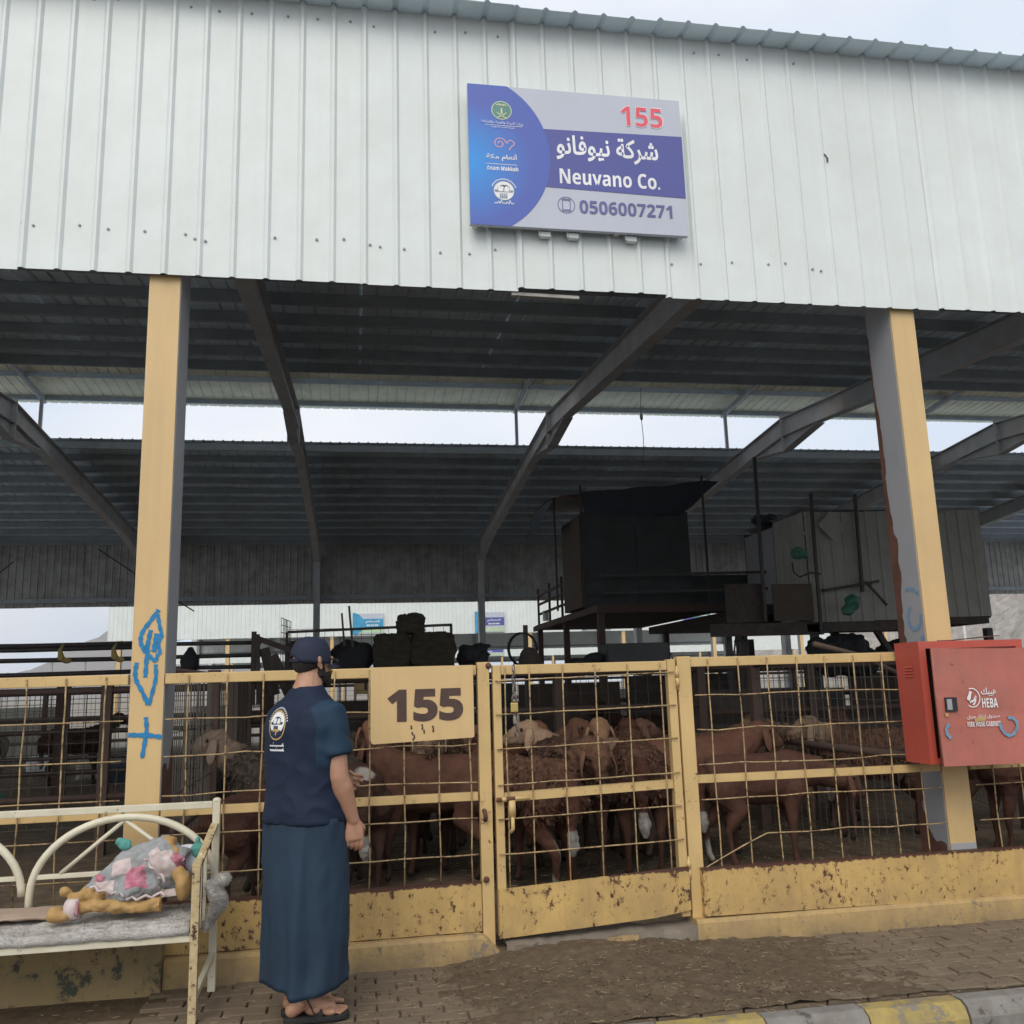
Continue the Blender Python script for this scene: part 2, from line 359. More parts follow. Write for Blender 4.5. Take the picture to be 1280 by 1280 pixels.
def stroke(mb, pts, wd, y, n=1):      # a painted stroke on a plane y = const, pts in (x,z)
    L = []
    P = [Vector((p[0], p[1])) for p in pts]
    # smooth it
    for _ in range(n):
        Q = [P[0]]
        for a, b in zip(P, P[1:]): Q += [a*.75+b*.25, a*.25+b*.75]
        P = Q+[P[-1]]
    vs = []; fs = []
    for i, p in enumerate(P):
        d = (P[min(i+1, len(P)-1)]-P[max(i-1, 0)]); d = d.normalized() if d.length > 1e-9 else Vector((1, 0)); nrm = Vector((-d.y, d.x))*wd/2*(1+.25*sin(i*2.1))
        vs += [(p.x+nrm.x, y, p.y+nrm.y), (p.x-nrm.x, y, p.y-nrm.y)]
    for i in range(len(P)-1): fs.append((2*i, 2*i+1, 2*i+3, 2*i+2))
    mb.add(vs, fs)
def disc(mb, x, z, r, y, n=28, r0=0, a0=0, a1=2*pi):
    vs = []; fs = []
    for i in range(n+1):
        a = a0+(a1-a0)*i/n; vs += [(x+r*cos(a), y, z+r*sin(a)), (x+r0*cos(a), y, z+r0*sin(a))]
    for i in range(n): fs.append((2*i, 2*i+1, 2*i+3, 2*i+2))
    mb.add(vs, fs)

# ------------------------------------------------------------------ the setting: ground
def struct(name, mb, m, smooth=False):
    return tag(mb.build(name, m, None, smooth), kind='structure')
g = MB(); g.box(-900, 900, 21.8, 1600, -.30, -.03); struct('ground', g, 'far_ground')
g = MB(); g.box(-60, 60, -40, -1.235, -.30, -.125); struct('road', g, 'asphalt')
g = MB(); n_ = 60
for i in range(n_+1):
    for j in range(41):
        x = -16+40*i/n_; y = -.06+21.8*j/40
        z = .03+.035*noise.noise((x*.8, y*.8, 0))+.015*noise.noise((x*3, y*3, 3))
        g.v.append((x, y, z))
for i in range(n_):
    for j in range(40):
        a = i*41+j; g.f.append((a, a+41, a+42, a+1)); g.mi.append(0)
struct('pen_ground', g, 'pen_floor', True)
# pavement of concrete pavers, kerb at its edge
pb = MB(); pb.box(-6, 8, -1.10, .12, -.2, -.018); pave = struct('pavement', pb, 'manure')
pm = MB(); pm.box(-.0955, .0955, -.0455, .0455, -.06, 0); pme = pm.mesh('paver', 'paver'); bev(pme, .004, 1)
cnt = 0
for row in range(10):
    y = -1.045+.1*row
    for k in range(-11, 24):
        x = .2*k+(.1 if row % 2 else 0)
        if x > 4.35 or x < -1.95: continue
        dpt = ((x-1.25)/.62)**2+((y+.45)/.5)**2
        if dpt < 1 or (x < -.9 and row > 5): continue
        o = link('paver', pme, pave, (x, y, R.uniform(-.004, .003))); o.rotation_euler = (R.uniform(-.012, .012), R.uniform(-.012, .012), R.uniform(-.02, .02)); cnt += 1
prof = [(-1.105, .0), (-1.18, .0), (-1.215, -.02), (-1.235, -.06), (-1.24, -.2), (-1.105, -.2)]
kme = {}
for nm in ('kerb_yellow', 'kerb_grey'):
    b = MB(); b.loft([[Vector((x, y, z)) for y, z in prof] for x in (.004, .1, .2, .3, .4, .4685)])
    kme[nm] = b.mesh('kerb_stone', nm)
kerb = thing('kerb', 'kerb of alternately yellow and grey painted stones along the brick pavement', 'kerb', (0, -1.1, 0))
for k in range(-9, 8):
    yel = (k % 2 == 0)
    x = 1.275+.4725*k
    link('kerb_stone', kme['kerb_yellow' if yel else 'kerb_grey'], kerb, (x, 1.09+R.uniform(-.006, .006), R.uniform(-.016, -.006)))
# spilled manure and dirt in front of the gate
g = MB(); nx, ny = 150, 60
for i in range(nx+1):
    for j in range(ny+1):
        x = .15+3.2*i/nx; y = -1.10+1.12*j/ny
        h = .062*exp(-((x-1.28)/.62)**2)*min(1, max(0, (y+1.05)/.8))+.012*exp(-((x-1.6)/1.15)**4)
        h += .013*noise.noise((x*4.3, y*6, 0))+.006*noise.noise((x*11, y*11, 0))+.008*noise.noise((x*23, y*23, 1))+.004*noise.noise((x*70, y*70, 1))
        h += .02*exp(-((x-1.05)/.25)**2-((y+.22)/.15)**2)-.008
        ed = min((x-.15)/.5, (3.35-x)/.9, 1); h = h*max(ed, 0)-.012*(1-max(0, ed))
        g.v.append((x, y, h))
for i in range(nx):
    for j in range(ny):
        a = i*(ny+1)+j; g.f.append((a, a+ny+1, a+ny+2, a+1)); g.mi.append(0)
tag(g.build('dirt_pile', 'manure', None, True), kind='stuff')
def dh(x, y): return max(0, .062*exp(-((x-1.28)/.62)**2)*min(1, max(0, (y+1.05)/.8))+.012*exp(-((x-1.5)/1.0)**4)-.008)
b = MB()
for _ in range(2600):
    if R.random() < .9: x = R.gauss(1.4, .7); y = R.uniform(-1.08, -.1)
    else: x = R.uniform(-1.8, 4.2); y = R.uniform(-1.1, -.1)
    s = R.choice((.003, .003, .004, .005, .006, .009)); z = dh(x, y)+s*.4
    q = [Vector((R.uniform(.5, 1)*s, 0, 0)), Vector((0, R.uniform(.5, 1)*s, 0)), Vector((-R.uniform(.5, 1)*s, 0, 0)), Vector((0, -s, 0)), Vector((0, 0, s*.8)), Vector((0, 0, -s*.7))]
    M_ = Matrix.Rotation(R.uniform(0, 6), 3, 'Z'); q = [M_ @ t+Vector((x, y, z)) for t in q]
    b.add(q, ((0, 1, 4), (1, 2, 4), (2, 3, 4), (3, 0, 4), (1, 0, 5), (2, 1, 5), (3, 2, 5), (0, 3, 5)))
tag(b.build('dung_clods', 'clod'), kind='stuff')
b = MB()
for _ in range(520):
    x = R.gauss(1.3, .8) if R.random() < .6 else R.uniform(-1.5, 4.3); y = R.uniform(-1.2, -.08); a = R.uniform(0, 6.3); l = R.uniform(.008, .035)
    z = dh(x, y)+.006; b.bar((x, y, z), (x+l*cos(a), y+l*sin(a), z+R.uniform(-.002, .006)), .0013, .0013)
for _ in range(900):
    x = R.uniform(-1, 4.5); y = R.uniform(.3, 3.5); a = R.uniform(0, 6.3); l = R.uniform(.02, .07); b.bar((x, y, .06), (x+l*cos(a), y+l*sin(a), .07), .003, .002)
tag(b.build('straw_bits', 'straw'), kind='stuff')

# ------------------------------------------------------------------ the sheds
S = 4.7293; X1 = -1.1073; W = 21.33; P_ = .1925; NP = 5; PW = P_*NP
def zs(Y): return 6.60-.08*abs(Y-10.9)
def rib_profile():
    pr = []
    for k in range(NP):
        x = k*P_; pr += [(x, 0), (x+.016, .017), (x+.030, .017), (x+.046, 0)]
    pr.append((PW+.004, 0)); return pr
PR = rib_profile()
def sheet_mesh(length, m, axis, name, seg=1):
    """ribbed steel sheet: 'roof' runs along y with ribs up, 'wall' hangs along z with ribs towards -y"""
    b = MB(); n = len(PR); t = .0015
    for s in range(seg+1):
        l = length*s/seg
        for x, h in PR: b.v.append((x, l, h) if axis == 'roof' else (x, -h, l))
    for s in range(seg):
        for i in range(n-1): a = s*n+i; b.f.append((a, a+1, a+n+1, a+n)); b.mi.append(0)
    return b.mesh(name, m)
def hbeam(b, x, y0, y1, z0, z1, w=.18, t=.012):      # vertical H column, web along y
    b.box(x-w/2, x+w/2, y1-t, y1, z0, z1); b.box(x-w/2, x-w/2+.008, y0+t+.001, y1-t, z0, z1); b.box(x+w/2-.008, x+w/2, y0+t+.001, y1-t, z0, z1)
def rafter_mesh():
    b = MB(); w = .09
    def seg(Y0, Y1, d0, d1, sgn):
        za, zb = zs(Y0)-.16, zs(Y1)-.16
        for zo0, zo1, ww, tt in ((0, 0, w, .012), (-d0, -d1, w, .012)):
            b.add([(-ww, Y0, za+zo0-tt), (ww, Y0, za+zo0-tt), (ww, Y0, za+zo0), (-ww, Y0, za+zo0), (-ww, Y1, zb+zo1-tt), (ww, Y1, zb+zo1-tt), (ww, Y1, zb+zo1), (-ww, Y1, zb+zo1)],
                  ((0, 1, 2, 3), (7, 6, 5, 4), (0, 4, 5, 1), (1, 5, 6, 2), (2, 6, 7, 3), (3, 7, 4, 0)))
        b.add([(-.005, Y0, za-.012), (.005, Y0, za-.012), (.005, Y0, za-d0), (-.005, Y0, za-d0), (-.005, Y1, zb-.012), (.005, Y1, zb-.012), (.005, Y1, zb-d1), (-.005, Y1, zb-d1)],
              ((0, 1, 2, 3), (7, 6, 5, 4), (0, 4, 5, 1), (1, 5, 6, 2), (2, 6, 7, 3), (3, 7, 4, 0)))
    seg(.30, 2.6, .62, .40, 1); seg(2.6, 9.5, .40, .34, 1); seg(9.5, 10.9, .34, .36, 1)
    seg(10.9, 12.3, .36, .34, 1); seg(12.3, 18.8, .34, .38, 1); seg(18.8, 21.05, .38, .60, 1)
    return b
def haunch_mesh():
    b = MB()
    for s in (-1, 1):
        y = 10.9; p = [(y-s*1.3, 6.44-.08*1.3-.36), (y-s*.014, 6.44-.37), (y-s*.014, 6.44-.66)]
        b.add([(-.005, a, z) for a, z in p]+[(.005, a, z) for a, z in p], ((0, 1, 2), (5, 4, 3), (0, 3, 4, 1), (1, 4, 5, 2), (2, 5, 3, 0)))
        b.bar((0, y-s*1.35, 6.44-.08*1.3-.38), (0, y-s*.01, 6.44-.66), .18, .012)
    b.box(-.1, .1, 10.887, 10.913, 5.76, 6.50)
    return b
def build_shed(Y0, k0, k1, label, near=False, roofx=None, white='clad_white'):
    root = thing('livestock_shed', label, 'shed', (X1, Y0, 0))
    cols = list(range(k0, k1+1)); xa = (k0*S)-.5; xb = k1*S+.5
    nS = int((xb-xa)/PW); 
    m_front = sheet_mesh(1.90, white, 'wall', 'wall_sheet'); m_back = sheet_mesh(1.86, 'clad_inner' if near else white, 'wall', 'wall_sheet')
    if near: xa = -1.903-X1-PW*15; nS = 42
    for k in range(nS):
        x = xa+k*PW
        dz = R.uniform(-.006, .006); dy = (k % 2)*.0025+R.uniform(0, .001)
        o = link('wall_sheet', m_front, root, (x, -.035-dy, 3.842+dz)); o.rotation_euler = (0, R.uniform(-.0012, .0012), 0)
        if near and k == 18: o.location.z += .02; o.location.y -= .012
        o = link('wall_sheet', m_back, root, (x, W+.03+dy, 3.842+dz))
    # roof: near slope, far slope and the raised ridge cap
    L1 = 8.55+.21; mr1 = sheet_mesh(L1, 'roof_under', 'roof', 'roof_sheet'); mcap = sheet_mesh(2.75, 'cap_lit_cream', 'roof', 'cap_sheet')
    sl = math.atan(.08)
    for k in range(nS):
        x = xa+k*PW
        o = link('roof_sheet', mr1, root, (x, -.21+R.uniform(-.012, .008), zs(-.21)+(k % 2)*.003)); o.rotation_euler = (sl, 0, 0)
        o = link('roof_sheet', mr1, root, (x, 13.15, zs(13.15)+(k % 2)*.003)); o.rotation_euler = (-sl, 0, 0)
        o = link('cap_sheet', mcap, root, (x, 10.88, 7.50+(k % 2)*.003)); o.rotation_euler = (-sl, 0, 0)
        o = link('cap_sheet', mcap, root, (x+PW, 10.92, 7.503+(k % 2)*.003)); o.rotation_euler = (-sl, 0, pi)
    xL, xR = xa, xa+nS*PW
    # purlins, girts
    def cpur(Y, z, d=.14, name='purlin', m='purlin_grey'):
        b = MB(); s = 1 if Y < 10.9 else -1
        b.box(xL, xR, -.0025, .0025, -d, 0); b.box(xL, xR, .0025, .055, -.004, 0); b.box(xL, xR, .0025, .055, -d, -d+.004)
        me = b.mesh(name, m); o = link(name, me, root, (0, Y, z)); return o
    for k in range(11):
        Y = 8.4-.78*k; cpur(Y, zs(Y)-.004); Y = 13.3+.775*k; cpur(Y, zs(Y)-.004)
    for Y in (8.55, 9.7, 12.05, 13.22): cpur(Y, 7.495-.08*abs(Y-10.9), .09, 'cap_purlin')
    for Y, z in ((.0, 4.10), (.0, 5.60), (W-.06, 4.02), (W-.06, 5.62)):
        b = MB(); b.box(xL, xR, 0, .055, -.06, .06); link('girt', b.mesh('girt', 'purlin_grey'), root, (0, Y, z))
    if near:
        b = MB(); b.box(xL, xR, -.004, 0, 5.42, 5.70); b.build('eave_girt', 'purlin_grey', root, local=True)
    # columns and rafters
    rm = rafter_mesh().mesh('rafter', 'rafter_grey'); hm = haunch_mesh().mesh('haunch', 'rafter_grey')
    fl = MB(); fl.box(-.086, .086, 0, .012, 0, 5.5 if not near else 3.86); flm = fl.mesh('flange', 'yellow_post')
    cb = MB(); hbeam(cb, 0, 0.0, .29, 0, 5.2); cm = cb.mesh('column', 'steel_grey')
    bb = MB(); hbeam(bb, 0, 0, .29, 0, 5.2); bb.box(-.09, .09, 0, .012, 0, 5.2); bm_ = bb.mesh('column', 'rafter_grey' if near else 'steel_grey')
    capr = MB(); capr.bar((0, 10.95, 7.40), (0, 13.3, 7.40-.19), .06, .10); capr.bar((0, 10.85, 7.40), (0, 8.5, 7.40-.19), .06, .10); capm = capr.mesh('cap_beam', 'steel_grey')
    pp = MB(); pp.box(-.03, .03, 13.1, 13.16, 6.38, 7.22); ppm = pp.mesh('cap_post', 'steel_grey')
    pq = MB(); pq.box(-.03, .03, 8.62, 8.68, 6.38, 7.22); pqm = pq.mesh('cap_post', 'steel_grey')
    out = []
    for k in cols:
        x = k*S
        c = link('column', cm, root, (x, 0, 0)); link('flange', flm, c, (0, 0, 0)); out.append(c)
        link('column', bm_, root, (x, W-.29, 0))
        r = link('rafter', rm, root, (x, 0, 0)); link('haunch', hm, r, (0, 0, 0))
        link('cap_beam', capm, root, (x-.26, 0, 0)); link('cap_post', ppm, root, (x-.26, 0, 0)); link('cap_post', pqm, root, (x-.26, 0, 0))
    return root, out
shed, cols = build_shed(0, -3, 5, 'nearest open sided livestock shed, white ribbed steel fascia over tall yellow columns', True)
# screws of the fascia
b = MB()
for k in range(-12, 26):
    x = -1.903+P_*k+.10
    jx = R.uniform(-.05, .05); z = 4.10+R.uniform(-.02, .02)+.02*sin(k*.9)
    for (xx, zz) in [(x+jx, z)]+([(x+jx-.06, z+.01)] if k % 5 == 0 else [])+[(x+R.uniform(-.03, .03), 5.62+R.uniform(-.015, .015))]:
        if R.random() < .06: continue
        b.tube([(xx, -.035, zz), (xx, -.044, zz), (xx, -.047, zz)], [.0085, .0085, .006], 7)
tag(b.build('screws', 'steel_grey', shed), kind='stuff')
# small scar in the fascia and a loose strip under it
b = MB(); stroke(b, [(3.12, 4.96), (3.17, 4.92), (3.165, 4.88)], .012, -.041); stroke(b, [(3.13, 4.87), (3.135, 4.83)], .008, -.041)
b.build('scar', 'brown_print', shed)
b = MB(); b.bar((.95, -.01, 3.83), (1.38, -.01, 3.822), .03, .02); b.build('packing_strip', 'pale_box', shed)
# rust on the inner edge of the right hand column, grey and rusty web of both
rc = cols[4]; lc = cols[3]
b = MB(); n = 90; vs = []
for i in range(n+1):
    z = .25+3.5*i/n; e = .095+.05*noise.noise((z*2.1, 0, 5))+.045*noise.noise((z*9, 0, 5))+.02*noise.noise((z*24, 0, 5)); e *= min(1, max(.15, (3.75-z)/1.3)); e = max(.010, e*.78)
    vs += [(-.0915, .289, z), (-.0915, .289-e, z)]
b.add(vs, [(2*i, 2*i+1, 2*i+3, 2*i+2) for i in range(n)])
vs = []
for i in range(31):
    y = .03+.259*i/30; vs += [(-.0912, y, .02), (-.0912, y, .46+.05*noise.noise((y*12, 2, 5))+.3*(y-.2))]
b.add(vs, [(2*i, 2*i+1, 2*i+3, 2*i+2) for i in range(30)])
b.build('rust_patch', 'rust', rc, local=True)
b = MB(); vs = []
for i in range(31):
    y = .02+.268*i/30; vs += [(.0912, y, .02), (.0912, y, 1.05+.12*noise.noise((y*9, 2, 5))+.25*y)]
b.add(vs, [(2*i, 2*i+2, 2*i+3, 2*i+1) for i in range(30)]); b.build('rust_patch', 'rust', lc, local=True)
# graffiti: blue spray on the left column flange (x,z world -> column local)
b = MB()
def gp(x, y):      # zoom crop pixels of the column face to face coordinates in metres
    fx = (x-(725-.0485*y))/(172+.004*y)       # 0..1 across the face
    return (-.086+.172*fx, 1.995-.000992*y)
def GS(pts, wd): global gk; gk += 1; stroke(b, [gp(*p) for p in pts], wd*1.35, -.0030-.0002*gk, 2)
gk = 0
GS([(850, 95), (800, 165), (762, 215), (752, 260), (762, 300), (800, 350), (835, 378)], .016)
GS([(845, 120), (852, 180), (868, 240), (845, 275), (850, 310), (858, 330), (838, 345), (835, 378)], .014)
GS([(808, 205), (795, 260), (790, 310), (783, 390), (778, 460)], .016)
GS([(840, 225), (832, 280), (822, 325)], .020)
GS([(770, 300), (792, 290), (802, 240)], .012)
GS([(735, 380), (725, 425), (728, 475), (760, 530), (790, 605)], .016)
GS([(832, 392), (835, 460), (818, 530), (795, 610)], .014)
GS([(690, 762), (740, 765), (800, 768), (862, 780)], .017); GS([(780, 672), (786, 740), (775, 800), (760, 885)], .015)
b.build('graffiti', 'blue_spray', lc, local=True)
b = MB()
def S2(pts, wd):
    k = len(b.v); stroke(b, pts, wd, 0, 2)
    for i in range(k, len(b.v)): x, y, z = b.v[i]; b.v[i] = (-.0925, x, z)
S2([(.17, 1.965), (.10, 1.98), (.035, 1.93)], .022); S2([(.13, 1.855), (.17, 1.82), (.17, 1.745), (.11, 1.70), (.04, 1.745), (.035, 1.80)], .026); S2([(.05, 1.665), (.03, 1.64)], .035)
b.build('graffiti', 'faded_spray', rc, local=True)
b = MB(); b.box(-.084, .084, -.003, .001, .345, .42); b.build('bare_patch', 'steel_grey', rc, local=True)

shed2, c2 = build_shed(38.5, -2, 6, 'second livestock shed with white ribbed fascia, seen across the road below the near roof')
shed3, c3 = build_shed(77.0, -3, 10, 'farthest white livestock shed, a thin strip seen beneath the second shed')
# signs on the far sheds
def far_sign(x, y, z, m1, m2, l, w=1.45, h=.95, ar='مؤسسة', yy=0):
    t = thing('trader_sign', l, 'sign', (x, y, z), 0, 'trader signs on the far sheds')
    b = MB(); b.box(x, x+w, y-.05, y, z, z+h); b.build('board', 'pale_print' if m2 == 'x' else 'grey_sign', t)
    b = MB(); disc(b, x+.0, z+h/2, h*.55, y-.056, 24, 0, -pi/2, pi/2); b.build('emblem_field', m1, t)
    b = MB(); b.box(x+.02, x+w-.02, y-.0535, y-.051, z+.04, z+.22*h); b.build('lower_band', 'pale_green', t)
    b = MB(); b.box(x+h*.4, x+w-.02, y-.0545, y-.052, z+.33*h, z+.74*h); b.build('name_band', m2, t)
    text('lettering', arabic('انعام'), x+.6, x+1.25, z+.52*h, z+.66*h, y-.06, 'white_print', t, .02); text('lettering', '050', x+.65, x+1.2, z+.38*h, z+.46*h, y-.06, 'white_print', t, .02)
    return t
far_sign(-.16, 38.42, 3.93, 'cyan_print', 'cyan_print', 'light blue and pale green trader sign above the hay bales on the second shed')
far_sign(5.65, 38.42, 3.90, 'cyan_print', 'violet_sign', 'blue and white trader sign beside the second far column')
far_sign(10.95, 38.42, 3.95, 'violet_sign', 'green_print', 'dark blue and green trader sign just under the raised platform edge')
far_sign(16.2, 38.42, 3.95, 'violet_sign', 'green_print', 'blue and green trader sign right of the first under the raised platform')
far_sign(21.2, 38.42, 3.95, 'violet_sign', 'green_print', 'blue and green trader sign farthest right on the second shed')
far_sign(11.0, 76.92, 3.9, 'violet_sign', 'violet_sign', 'tiny violet trader sign on the farthest shed', 2.2, 1.0)

# ------------------------------------------------------------------ the big sign over the pen
sx0, sx1, sz0, sz1, sy = .684, 2.088, 4.222, 5.186, -.135
sg = thing('company_sign', 'large blue and grey company sign numbered 155 mounted on the white fascia', 'sign', (sx0, sy, sz0))
b = MB(); b.box(sx0, sx1, sy, sy+.03, sz0, sz1); b.build('board', 'grey_sign', sg, bevel=.002)
b = MB()
for x in (sx0+.02, sx0+.48, sx0+.93, sx1-.05): b.box(x, x+.03, sy+.03, -.06, sz0+.01, sz1-.02)
for x in (1.15, 1.33, 1.71): b.box(x-.02, x+.045, sy+.035, -.06, sz0-.035, sz0-.005); b.box(x-.03, x-.022, sy+.035, sy+.05, sz0-.03, sz0+.02)
b.build('bracket', 'clad_white', sg)
b = MB(); pts = [(sx0, sz0)]; cx, cz, rr = sx0-.05, sz0+.482, .57
a0 = math.asin(-.482/rr); a1 = math.asin(.482/rr)
arc = [(cx+rr*cos(a0+(a1-a0)*i/28), cz+rr*sin(a0+(a1-a0)*i/28)) for i in range(29)]
poly = [(sx0, sz0)]+arc+[(sx0, sz1)]
b.add([(x, sy-.002, z) for x, z in poly], [tuple(range(len(poly)))]); b.build('sweep', 'sweep_blue', sg)
b = MB(); zb0, zb1 = sz0+.262, sz0+.70
pts = [(x, z) for x, z in arc if zb0 < z < zb1]
b.add([(x, sy-.0025, z) for x, z in pts+[(sx1, zb1), (sx1, zb0)]], [tuple(range(len(pts)+2))]); b.build('name_band', 'violet_sign', sg)
text('lettering', '155', sx0+.995, sx0+1.285, sz0+.745, sz0+.895, sy-.0030, 'white_print', sg, .015)
text('lettering', '155', sx0+1.0, sx0+1.28, sz0+.75, sz0+.89, sy-.0040, 'red_print', sg, .0)
text('lettering', arabic('شركة نيوفانو'), sx0+.56, sx0+1.235, sz0+.475, sz0+.655, sy-.0034, 'white_print', sg, .022)
text('lettering', 'Neuvano Co.', sx0+.575, sx0+1.235, sz0+.31, sz0+.415, sy-.0034, 'white_print', sg, .004)
text('lettering', '0506007271', sx0+.695, sx0+1.305, sz0+.115, sz0+.205, sy-.0034, 'dark_print', sg, .004)
b = MB(); disc(b, sx0+.61, sz0+.165, .056, sy-.0032, 36, .052)
for q in ([(.585, .125), (.635, .125), (.635, .205), (.585, .205), (.585, .125)],):
    for a_, c_ in zip(q, q[1:]): stroke(b, [(sx0+a_[0], sz0+a_[1]), (sx0+c_[0], sz0+c_[1])], .004, sy-.0032, 0)
stroke(b, [(sx0+.585, sz0+.197), (sx0+.635, sz0+.197)], .003, sy-.0032, 0); stroke(b, [(sx0+.585, sz0+.133), (sx0+.635, sz0+.133)], .003, sy-.0032, 0)
b.build('phone_icon', 'dark_print', sg)
ex = sx0+.215
b = MB(); disc(b, ex, sz0+.79, .062, sy-.0032, 36, .0); b.build('emblem', 'green_print', sg)
b = MB(); disc(b, ex, sz0+.79, .065, sy-.0034, 36, .060)
stroke(b, [(ex, sz0+.765), (ex, sz0+.815)], .010, sy-.0040)
for a_ in (-1.1, -.6, 0, .6, 1.1): stroke(b, [(ex, sz0+.812), (ex+.022*sin(a_), sz0+.83+.008*cos(a_)), (ex+.036*sin(a_), sz0+.815+.02*cos(a_))], .006, sy-.0040, 2)
for s_ in (-1, 1): stroke(b, [(ex-s_*.03, sz0+.775), (ex, sz0+.752), (ex+s_*.03, sz0+.738)], .006, sy-.0040, 2)
b.build('emblem_palm', 'pale_gold', sg)
text('lettering', arabic('وزارة البيئة والمياه والزراعة'), ex-.13, ex+.135, sz0+.69, sz0+.712, sy-.0034, 'white_print', sg)
text('lettering', arabic('المملكة العربية السعودية'), ex-.07, ex+.08, sz0+.663, sz0+.678, sy-.0034, 'white_print', sg)
b = MB(); stroke(b, [(ex-.11, sz0+.684), (ex+.13, sz0+.684)], .0025, sy-.0034, 0); stroke(b, [(ex-.11, sz0+.415), (ex+.09, sz0+.415)], .003, sy-.0034, 0); b.build('rule', 'white_print', sg)
b = MB()
sp = [(ex-.018+(.007+.0023*t)*cos(-t*.62+3.6), sz0+.558+(.007+.0023*t)*sin(-t*.62+3.6)) for t in range(0, 17)]
stroke(b, sp+[(ex+.045, sz0+.588), (ex+.072, sz0+.575), (ex+.078, sz0+.556), (ex+.060, sz0+.546), (ex+.040, sz0+.515)], .0085, sy-.0034, 2)
b.build('ram_logo', 'pink_print', sg)
text('lettering', arabic('أنعام مكة'), ex-.105, ex+.095, sz0+.435, sz0+.49, sy-.0034, 'white_print', sg, .02)
text('lettering', 'Anam Makkah', ex-.105, ex+.095, sz0+.372, sz0+.402, sy-.0034, 'white_print', sg, .01)
b = MB(); disc(b, ex, sz0+.235, .066, sy-.0032, 36, .0); b.build('emblem', 'white_print', sg)
def badge(b, cx, cz, r, y, pt=None):      # palm, minaret, low buildings
    st = lambda p, w: stroke(b, [(cx+q[0]*r, cz+q[1]*r) for q in p], w*r, y, 1)
    st([(-.05, -.1), (.0, .2), (.05, .45)], .12)
    for a_ in (-1.5, -.9, -.3, .3, .9, 1.5): st([(.05, .45), (.05+.25*sin(a_), .6+.05*cos(a_)), (.05+.42*sin(a_), .4+.2*cos(a_))], .09)
    st([(-.9, -.12), (.9, -.12)], .10); st([(-.62, -.1), (-.62, .35)], .07); st([(.55, -.1), (.55, .5)], .07)
    for x_ in (-.35, -.15, .05, .25): st([(x_, -.85), (x_, -.3)], .17)
    st([(-.8, -.1), (-.78, .1)], .3); st([(.8, -.1), (.78, .1)], .3)
b = MB(); badge(b, ex, sz0+.235, .062, sy-.0040); disc(b, ex, sz0+.235, .066, sy-.0040, 36, .063); b.build('emblem_drawing', 'grey_print', sg)
b = MB()
for i in range(22):
    a_ = .35+2.4*i/21; disc(b, ex+.079*cos(a_), sz0+.235+.079*sin(a_), .0045, sy-.0034, 5)
for i in range(7): stroke(b, [(ex-.06+.018*i, sz0+.145), (ex-.055+.018*i, sz0+.155+.012*(i % 3)), (ex-.045+.018*i, sz0+.148)], .004, sy-.0034, 1)
tag(b.build('emblem_script', 'white_print', sg), kind='stuff')

# ------------------------------------------------------------------ fences and gate
def fence(name, label, x0, x1, vx, hz, top, mid, plate, y=0.0, cat='fence', rail_h=.055, ends=(0, 0)):
    t = thing(name, label, cat, ((x0+x1)/2, y, 0))
    b = MB(); b.box(x0, x1, y-.02, y+.03, top-rail_h, top); b.build('top_rail', 'yellow', t, bevel=.004)
    if mid: b = MB(); b.box(x0+.002, x1-.002, y-.012, y+.03, mid-.045, mid); b.build('middle_rail', 'yellow', t, bevel=.003)
    for i, x in enumerate(vx):
        jx = R.uniform(-.004, .004)
        pts = [(x+jx*sin(k*1.7)+.009*noise.noise((x*9, k*.6, 2)), y-.026+.006*noise.noise((x*5, k, 1)), top-.012-(top-.012-(plate[1]-.01 if plate else .02))*k/8) for k in range(9)]
        b = MB(); b.tube(pts, .0045, 6); b.build('wire', 'yellow_wire', t, True)
    for z in hz:
        n = 12; pts = [(x0+.01+(x1-x0-.02)*k/n, y-.035+.006*noise.noise((k, z*9, 1)), z+.014*noise.noise((k*.5+x0, z*7, 3))-(.16*max(0, (2.32-(x0+(x1-x0)*k/n))/.36) if abs(z-.549) < .001 and x0 < 2 else 0)) for k in range(n+1)]
        b = MB(); b.tube(pts, .0042, 6); b.build('wire', 'yellow_wire', t, True)
    if plate:
        z0, z1, pn = plate; b = MB(); N = 24
        vs = []
        for i in range(N+1):
            x = x0+(x1-x0)*i/N; wob = .004*noise.noise((x*3, 1, 1))
            vs += [(x, y-.045+wob, z0+.004*noise.noise((x*4, 2, 2))), (x, y-.045+wob, z1), (x, y+.01, z1), (x, y+.01, z0)]
        b.add(vs, [f for i in range(N) for f in ((4*i, 4*i+4, 4*i+5, 4*i+1), (4*i+1, 4*i+5, 4*i+6, 4*i+2), (4*i+3, 4*i+2, 4*i+6, 4*i+7), (4*i, 4*i+3, 4*i+7, 4*i+4))]+[(0, 1, 2, 3), (4*N+3, 4*N+2, 4*N+1, 4*N)])
        b.build(pn, 'yellow_plate', t)
    return t
cL, cR = X1, X1+S
fl_ = fence('pen_fence', 'yellow welded mesh fence left of the left column, behind the bench', -7.2, cL-.095, [-1.311-.1965*k for k in range(30)], [1.315, 1.11, .906, .71, .52], 1.555, .86, (.14, .385, 'kick_plate'))
fc = fence('pen_fence', 'yellow mesh fence carrying the stencilled 155 plate, right behind the man', cL+.095, .675, [-.89, -.689, -.503, -.30, -.114, .075, .264, .456, .631], [1.315, 1.122, .922, .722, .53], 1.555, .858, (.14, .388, 'kick_plate'))
fr = fence('pen_fence', 'yellow mesh fence from the hinge post to the red hose cabinet', 1.958, 3.52, [2.064+.1877*k for k in range(8)], [1.348, 1.15, .952, .757, .549], 1.568, .89, None)
